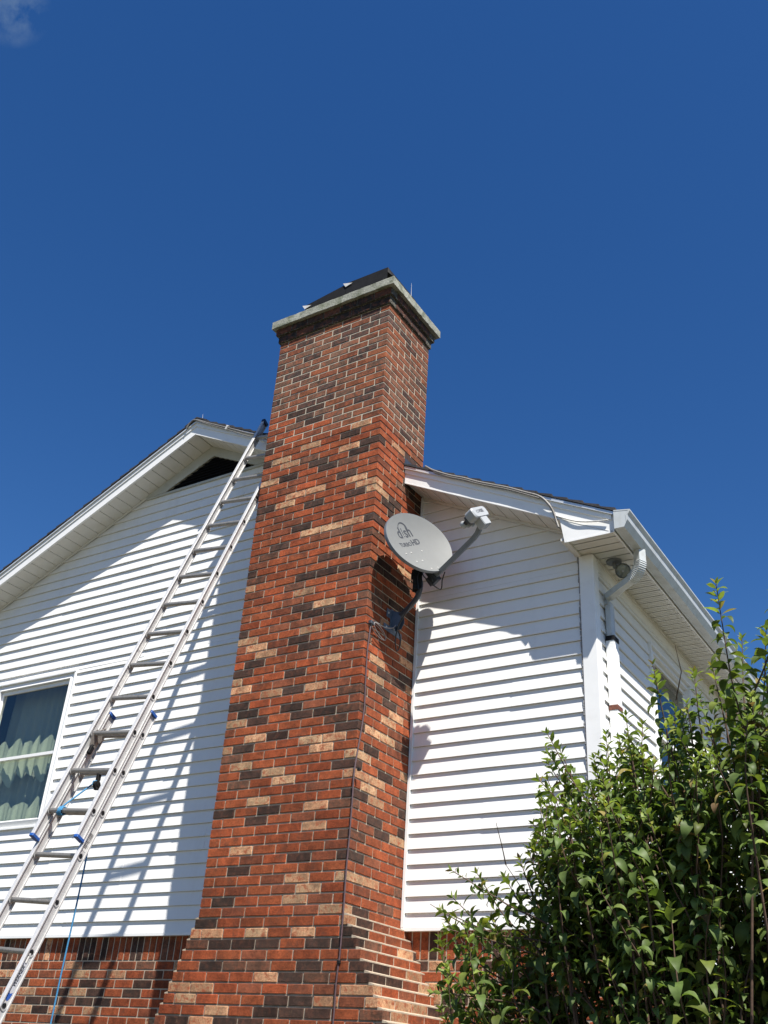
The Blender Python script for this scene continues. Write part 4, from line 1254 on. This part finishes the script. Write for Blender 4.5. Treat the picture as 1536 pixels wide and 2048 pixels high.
# ------------------------------------------------------------------ blue rope
m = MB()
pc = pk+np.array([0, -.004, -.085])
tie = P_(-4, .27, 0)
r0 = [pc+np.array([.004, .0, .028]), pc+np.array([-.012, -.024, .020])]
line = [pc+np.array([-.018, -.022, .0])*(1-t)+0 if False else (pc+np.array([-.018, -.020, .002]))*(1-t)+(tie+np.array([0, -.022, .008]))*t for t in np.linspace(0, 1, 8)]
m.tube([r0[0], r0[1]]+line, .0055, 8)
up = np.array([0, 0, 1.0]); up = up-LR*(up@LR); up /= np.linalg.norm(up); fw_ = np.cross(LR, up)
wr = []
for i in range(60):
    a = 2*math.pi*i/15
    wr.append(tie-LR*(-.020+.010*i/15)+fw_*.0255*math.cos(a)+up*(.0255*math.sin(a)-.003))
m.tube(wr, .0055, 7)
hang = [pc+np.array([.0, .026, .010]), pc+np.array([-.0, .030, -.04])]
hz = np.linspace(pc[2]-.08, GZ+.05, 26)
for i, zz in enumerate(hz): hang.append(np.array([pc[0]+.004*math.sin(i*.5), pc[1]+.030+.006*math.sin(i*.37), zz]))
hang.append(np.array([pc[0]-.05, pc[1]-.05, GZ+.012])); hang.append(np.array([pc[0]-.25, pc[1]-.10, GZ+.01]))
m.tube(hang, .0055, 8)
rp = m.build('rope', ROPE); tag(rp, 'blue rope tied round a ladder rung and hanging from the pulley', 'rope')

# ------------------------------------------------------------------ shrub
random.seed(77); rng = np.random.default_rng(77)
SIL = [(830, 2048), (862, 1990), (872, 1800), (905, 1745), (950, 1760), (1000, 1770), (1050, 1690), (1075, 1590), (1085, 1500), (1110, 1480), (1150, 1570), (1190, 1490), (1250, 1450), (1300, 1390), (1345, 1420), (1385, 1370), (1420, 1340), (1440, 1300), (1470, 1310), (1500, 1290), (1540, 1280), (1620, 1270), (1750, 1400), (1850, 1600)]
def sil_y(x):
    for (a, b), (c, d) in zip(SIL[:-1], SIL[1:]):
        if a <= x <= c: return b+(d-b)*(x-a)/(c-a)
    return 2100
base_c = np.array([2.72, -1.35, GZ])
def ray(px, py, dist):
    r = F_+R_*((px-768)/FPX)-U_*((py-1024)/FPX); return CAM+r*dist
stems = MB(); leaves = MB()
def leaf_template(n=6):
    ts = np.linspace(0, 1, n+1)
    return ts, np.array([.0, .62, .96, 1.0, .76, .40, 0.0])
TS, WS = leaf_template()
def add_leaf(p, d, nrm, L, wd, droop, fold, tint):
    d = d/np.linalg.norm(d); s = np.cross(d, nrm); s /= np.linalg.norm(s)+1e-9; nrm = np.cross(s, d)
    vs = []; ang = 0; q = np.array(p, float); st = L/6; cur = d.copy(); nn = nrm.copy()
    pts = []
    for i in range(7):
        pts.append((q.copy(), nn.copy()))
        a = droop/6*(1.0 if i > 0 else .5); c_, s_ = math.cos(a), math.sin(a)
        cur, nn = cur*c_-nn*s_, nn*c_+cur*s_
        q = q+cur*st
    for i, (q, nn) in enumerate(pts):
        w = WS[i]*wd/2
        vs += [q-s*w+nn*w*fold, q.copy(), q+s*w+nn*w*fold]
    fs = []
    for i in range(6):
        fs += [(3*i, 3*i+1, 3*i+4, 3*i+3), (3*i+1, 3*i+2, 3*i+5, 3*i+4)]
    leaves.tint = tint; leaves.add(vs, fs, True)
def leaf_tint(young, rnd):
    base = np.array([.082, .122, .032]) if not young else np.array([.175, .225, .055])
    base = base*rnd.uniform(.75, 1.3)
    if rnd.random() < .18: base = base*np.array([1.25, 1.05, .8])
    if rnd.random() < .025: base = np.array([.26, .21, .07])
    if rnd.random() < .02: base = np.array([.14, .09, .045])
    return (*base, 1)
def shoot(pts, L0=.083, spacing=.033, start=.25, r0=.0042, big=1.0):
    pts = catmull(pts, 8)
    seg = [np.linalg.norm(pts[i+1]-pts[i]) for i in range(len(pts)-1)]; tot = sum(seg)
    rs = [r0*(1-.8*i/(len(pts)-1))+.0009 for i in range(len(pts))]
    stems.tube(pts, rs, 5, cap=False)
    dcur = 0; nxt = tot*start; node = 0; phase = random.uniform(0, math.pi)
    for i in range(len(pts)-1):
        while nxt < dcur+seg[i] and nxt < tot:
            f = (nxt-dcur)/seg[i]; p = pts[i]*(1-f)+pts[i+1]*f
            t = (pts[i+1]-pts[i]); t /= np.linalg.norm(t)
            frac = nxt/tot
            a = phase+(math.pi/2)*node+random.uniform(-.35, .35)
            ref = np.array([0, 0, 1.0]) if abs(t[2]) < .95 else np.array([1.0, 0, 0])
            u = np.cross(t, ref); u /= np.linalg.norm(u); v = np.cross(t, u)
            size = L0*big*(1.08-.62*max(0, (frac-.72)/.28))*random.uniform(.62, 1.25)
            if random.random() < .10: size *= .7
            for sg_ in (0, math.pi):
                if random.random() < .07: continue
                rad = u*math.cos(a+sg_)+v*math.sin(a+sg_)
                up_ = .75 if frac < .9 else 1.3
                d = rad+t*up_*random.uniform(.45, 1.0)
                nrm = t*1.0-rad*.4+np.array([0, 0, .6])
                dr = random.uniform(1.3, 2.6) if frac < .88 else random.uniform(.2, .9)
                tw = random.uniform(-.35, .35); s_ = np.cross(d, nrm); nrm = nrm+s_*tw
                pp = p+rad*.004
                add_leaf(pp, d, nrm, size, size*random.uniform(.34, .47), dr, random.uniform(.15, .55), leaf_tint(frac > .9 or random.random() < .06, random))
            nxt += spacing*random.uniform(.75, 1.2)*(1.0 if frac < .85 else .55); node += 1
        dcur += seg[i]
    # terminal tuft
    p = pts[-1]; t = pts[-1]-pts[-2]; t /= np.linalg.norm(t)
    for q in range(4):
        a = q*math.pi/2+phase; ref = np.array([1.0, 0, 0]) if abs(t[0]) < .9 else np.array([0, 1.0, 0])
        u = np.cross(t, ref); u /= np.linalg.norm(u); v = np.cross(t, u); rad = u*math.cos(a)+v*math.sin(a)
        add_leaf(p, t*1.2+rad*.7, t-rad, L0*.42, L0*.15, .5, .4, leaf_tint(True, random))
def curved(tip, lean=None, L=.9, wob=.08):
    """an arching shoot that ends at tip and starts lower, towards the root"""
    root = base_c+np.array([random.uniform(-.35, .35), random.uniform(-.3, .3), 0])
    out = tip-root; h = out.copy(); h[2] = 0
    # direction at the tip: mostly up and away from the root, sometimes arching over
    d = np.array([h[0]*.45, h[1]*.45, 1.0]); d /= np.linalg.norm(d)
    if lean is not None: d = d+np.array(lean); d /= np.linalg.norm(d)
    p3 = tip; p2 = tip-d*L*.36; p1 = tip-d*L*.66-np.array([h[0], h[1], 0])*.05+rng.normal(0, wob*.4, 3)
    dr = root-p1; p0 = p1+dr*min(.8, L*.4/np.linalg.norm(dr))
    return [p0, p1, p2+rng.normal(0, wob*.3, 3), p3], root
# the long shoots that make the outline
OUT = [(1432, 1168, 4.05, (-.06, 0, .1), 1.15, 1.15), (1306, 1330, 4.15, (-.10, 0, .1), .95, 1.15), (1388, 1345, 4.3, (0, 0, .1), .7, 1.0),
       (1484, 1278, 4.3, (0, 0, 0), .7, 1.0), (1532, 1262, 4.1, (.05, 0, 0), .8, 1.0), (1095, 1468, 4.25, (-.12, .0, .1), .75, .9),
       (1188, 1518, 4.5, (-.05, 0, 0), .6, .85), (1252, 1432, 4.4, (0, 0, 0), .6, .9), (1212, 1470, 4.5, (0, 0, 0), .55, .85), (1285, 1450, 4.4, (-.02, 0, 0), .6, .9), (1078, 1560, 4.3, (-.2, 0, 0), .6, .95),
       (1068, 1650, 4.3, (-.35, 0, -.1), .6, .95), (905, 1742, 4.15, (-.8, -.1, -.25), .75, .85), (955, 1748, 4.2, (-.45, 0, 0), .6, .85),
       (885, 1822, 4.1, (-.9, -.1, -.5), .7, .85), (895, 1858, 4.05, (-.8, -.1, -.6), .7, .9), (868, 1985, 4.0, (-.9, -.1, -.6), .6, .95),
       (1010, 1755, 4.2, (-.3, 0, .0), .5, .95), (1150, 1580, 4.5, (0, 0, 0), .5, .9), (1425, 1335, 4.25, (0, 0, 0), .6, .95), (1350, 1425, 4.3, (0, 0, 0), .6, .95), (1575, 1150, 3.9, (.25, 0, 0), .9, 1.1),
       (920, 1905, 4.1, (-.6, 0, -.2), .5, .9), (1040, 1720, 4.2, (-.2, 0, 0), .5, .95), (1120, 1500, 4.4, (-.05, 0, 0), .5, .85)]
roots = []
for (px, py, dist, lean, L, big) in OUT:
    c, r = curved(ray(px, py, dist), lean, L, .03); shoot(c, big=big, start=.12, r0=.005); roots.append((c[0], r))
# body of the shrub
cnt = 0
while cnt < 640:
    px = rng.uniform(880, 1850); py = rng.uniform(1300, 2330)
    sy = sil_y(px)+35+40*abs(rng.normal())
    if py < sy: continue
    dist = rng.uniform(3.6, 4.9)
    # front shell nearer for lower parts
    if py > 1750: dist = rng.uniform(3.5, 4.8)
    if px < 1150: dist = rng.uniform(3.9, 4.5)
    tip = ray(px, py, dist)
    if tip[2] < GZ+.4 or tip[1] > DW-.12: continue
    if tip[0] > 4.3: continue
    if np.linalg.norm(tip-CAM) < 2.2: continue
    c, r = curved(tip, (rng.uniform(-.25, .25), rng.uniform(-.3, .2), rng.uniform(-.3, .1)), rng.uniform(.45, .75), .06)
    shoot(c, big=rng.uniform(.8, 1.12), start=.05, spacing=.040); roots.append((c[0], r)); cnt += 1
cnt = 0
while cnt < 95:
    px = rng.uniform(1050, 1420); py = sil_y(px)+rng.uniform(12, 260)
    tip = ray(px, py, rng.uniform(4.0, 4.75))
    if tip[1] > DW-.12: continue
    c, r = curved(tip, (rng.uniform(-.3, .2), rng.uniform(-.2, .2), rng.uniform(-.2, .1)), rng.uniform(.35, .6), .05)
    shoot(c, big=rng.uniform(.72, 1.05), start=.04, spacing=.034); roots.append((c[0], r)); cnt += 1
# canes from the ground to the shoots
for i, (p, r) in enumerate(roots):
    if i < 25 or i % 7 == 0:
        midp = p*.5+r*.5+np.array([(p[0]-r[0])*.0, 0, .25])
        stems.tube(catmull([r+np.array([rng.normal(0, .05), rng.normal(0, .05), -.02]), r*.75+p*.25+np.array([0, 0, .25]), midp, p], 5), [.009-.0003*q for q in range(16)], 5, cap=False)
# a few bare twigs
for (a, b) in (((992, 1645), (1012, 1730)), ((1012, 1730), (1085, 1830)), ((860, 1808), (930, 1850)), ((930, 1850), (1010, 1930)), ((870, 1925), (960, 1990)), ((1440, 1880), (1520, 1950)), ((1350, 1290), (1352, 1400))):
    stems.tube([ray(*a, 4.1), (ray(*a, 4.1)+ray(*b, 4.13))/2+rng.normal(0, .008, 3), ray(*b, 4.15)], [.0012, .002, .003], 5)
shrub = empty('shrub', tuple(base_c)); tag(shrub, 'large leafy green shrub with drooping pointed leaves before the house corner', 'shrub')
stems.build('stem', BARK, shrub); leaves.build('foliage', LEAF, shrub)
print('leaf faces', len(leaves.f), 'brick faces', len(brick_mb.f))

# ------------------------------------------------------------------ pieces that stand apart become objects of their own
def split_pieces(o, keep=()):
    me = o.data; nv = len(me.vertices)
    if nv == 0 or nv > 60000: return
    ed = np.empty(len(me.edges)*2, dtype=np.int32); me.edges.foreach_get('vertices', ed); ed = ed.reshape(-1, 2)
    lab = np.arange(nv)
    def find(par, a):
        while par[a] != a: par[a] = par[par[a]]; a = par[a]
        return a
    par = list(range(nv))
    for a, b in ed:
        ra, rb = find(par, int(a)), find(par, int(b))
        if ra != rb: par[max(ra, rb)] = min(ra, rb)
    root = np.array([find(par, i) for i in range(nv)]); u, isl = np.unique(root, return_inverse=True); k = len(u)
    if k < 2 or k > 600: return
    co = np.empty(nv*3, dtype=np.float32); me.vertices.foreach_get('co', co); co = co.reshape(-1, 3).astype(float)
    lo = np.full((k, 3), np.inf); hi = np.full((k, 3), -np.inf); np.minimum.at(lo, isl, co); np.maximum.at(hi, isl, co)
    size = (hi-lo).max(axis=1); gap = np.maximum(0, np.maximum(lo[:, None]-hi[None], lo[None]-hi[:, None]))
    near = np.sqrt((gap**2).sum(axis=2)) <= np.maximum(.02, .5*np.maximum(size[:, None], size[None]))
    p2 = list(range(k))
    for a, b in zip(*np.nonzero(np.triu(near, 1))):
        ra, rb = find(p2, int(a)), find(p2, int(b))
        if ra != rb: p2[max(ra, rb)] = min(ra, rb)
    pr = np.array([find(p2, i) for i in range(k)]); pu, piece = np.unique(pr, return_inverse=True)
    if len(pu) < 2 or len(pu) > 40: return
    vp = piece[isl]
    name = o.name.split('.')[0]
    for q in range(1, len(pu)):
        m2 = me.copy(); c = o.copy(); c.data = m2; COL.objects.link(c); c.parent = o.parent
        bm = bmesh.new(); bm.from_mesh(m2); bm.verts.ensure_lookup_table()
        bmesh.ops.delete(bm, geom=[v for i, v in enumerate(bm.verts) if vp[i] != q], context='VERTS'); bm.to_mesh(m2); bm.free()
    bm = bmesh.new(); bm.from_mesh(me); bm.verts.ensure_lookup_table()
    bmesh.ops.delete(bm, geom=[v for i, v in enumerate(bm.verts) if vp[i] != 0], context='VERTS'); bm.to_mesh(me); bm.free()
for o in [o for o in scene.objects if o.type == 'MESH' and o.parent is not None and o.name.split('.')[0] not in ('stem', 'foliage', 'lettering', 'chimney')]:
    split_pieces(o)
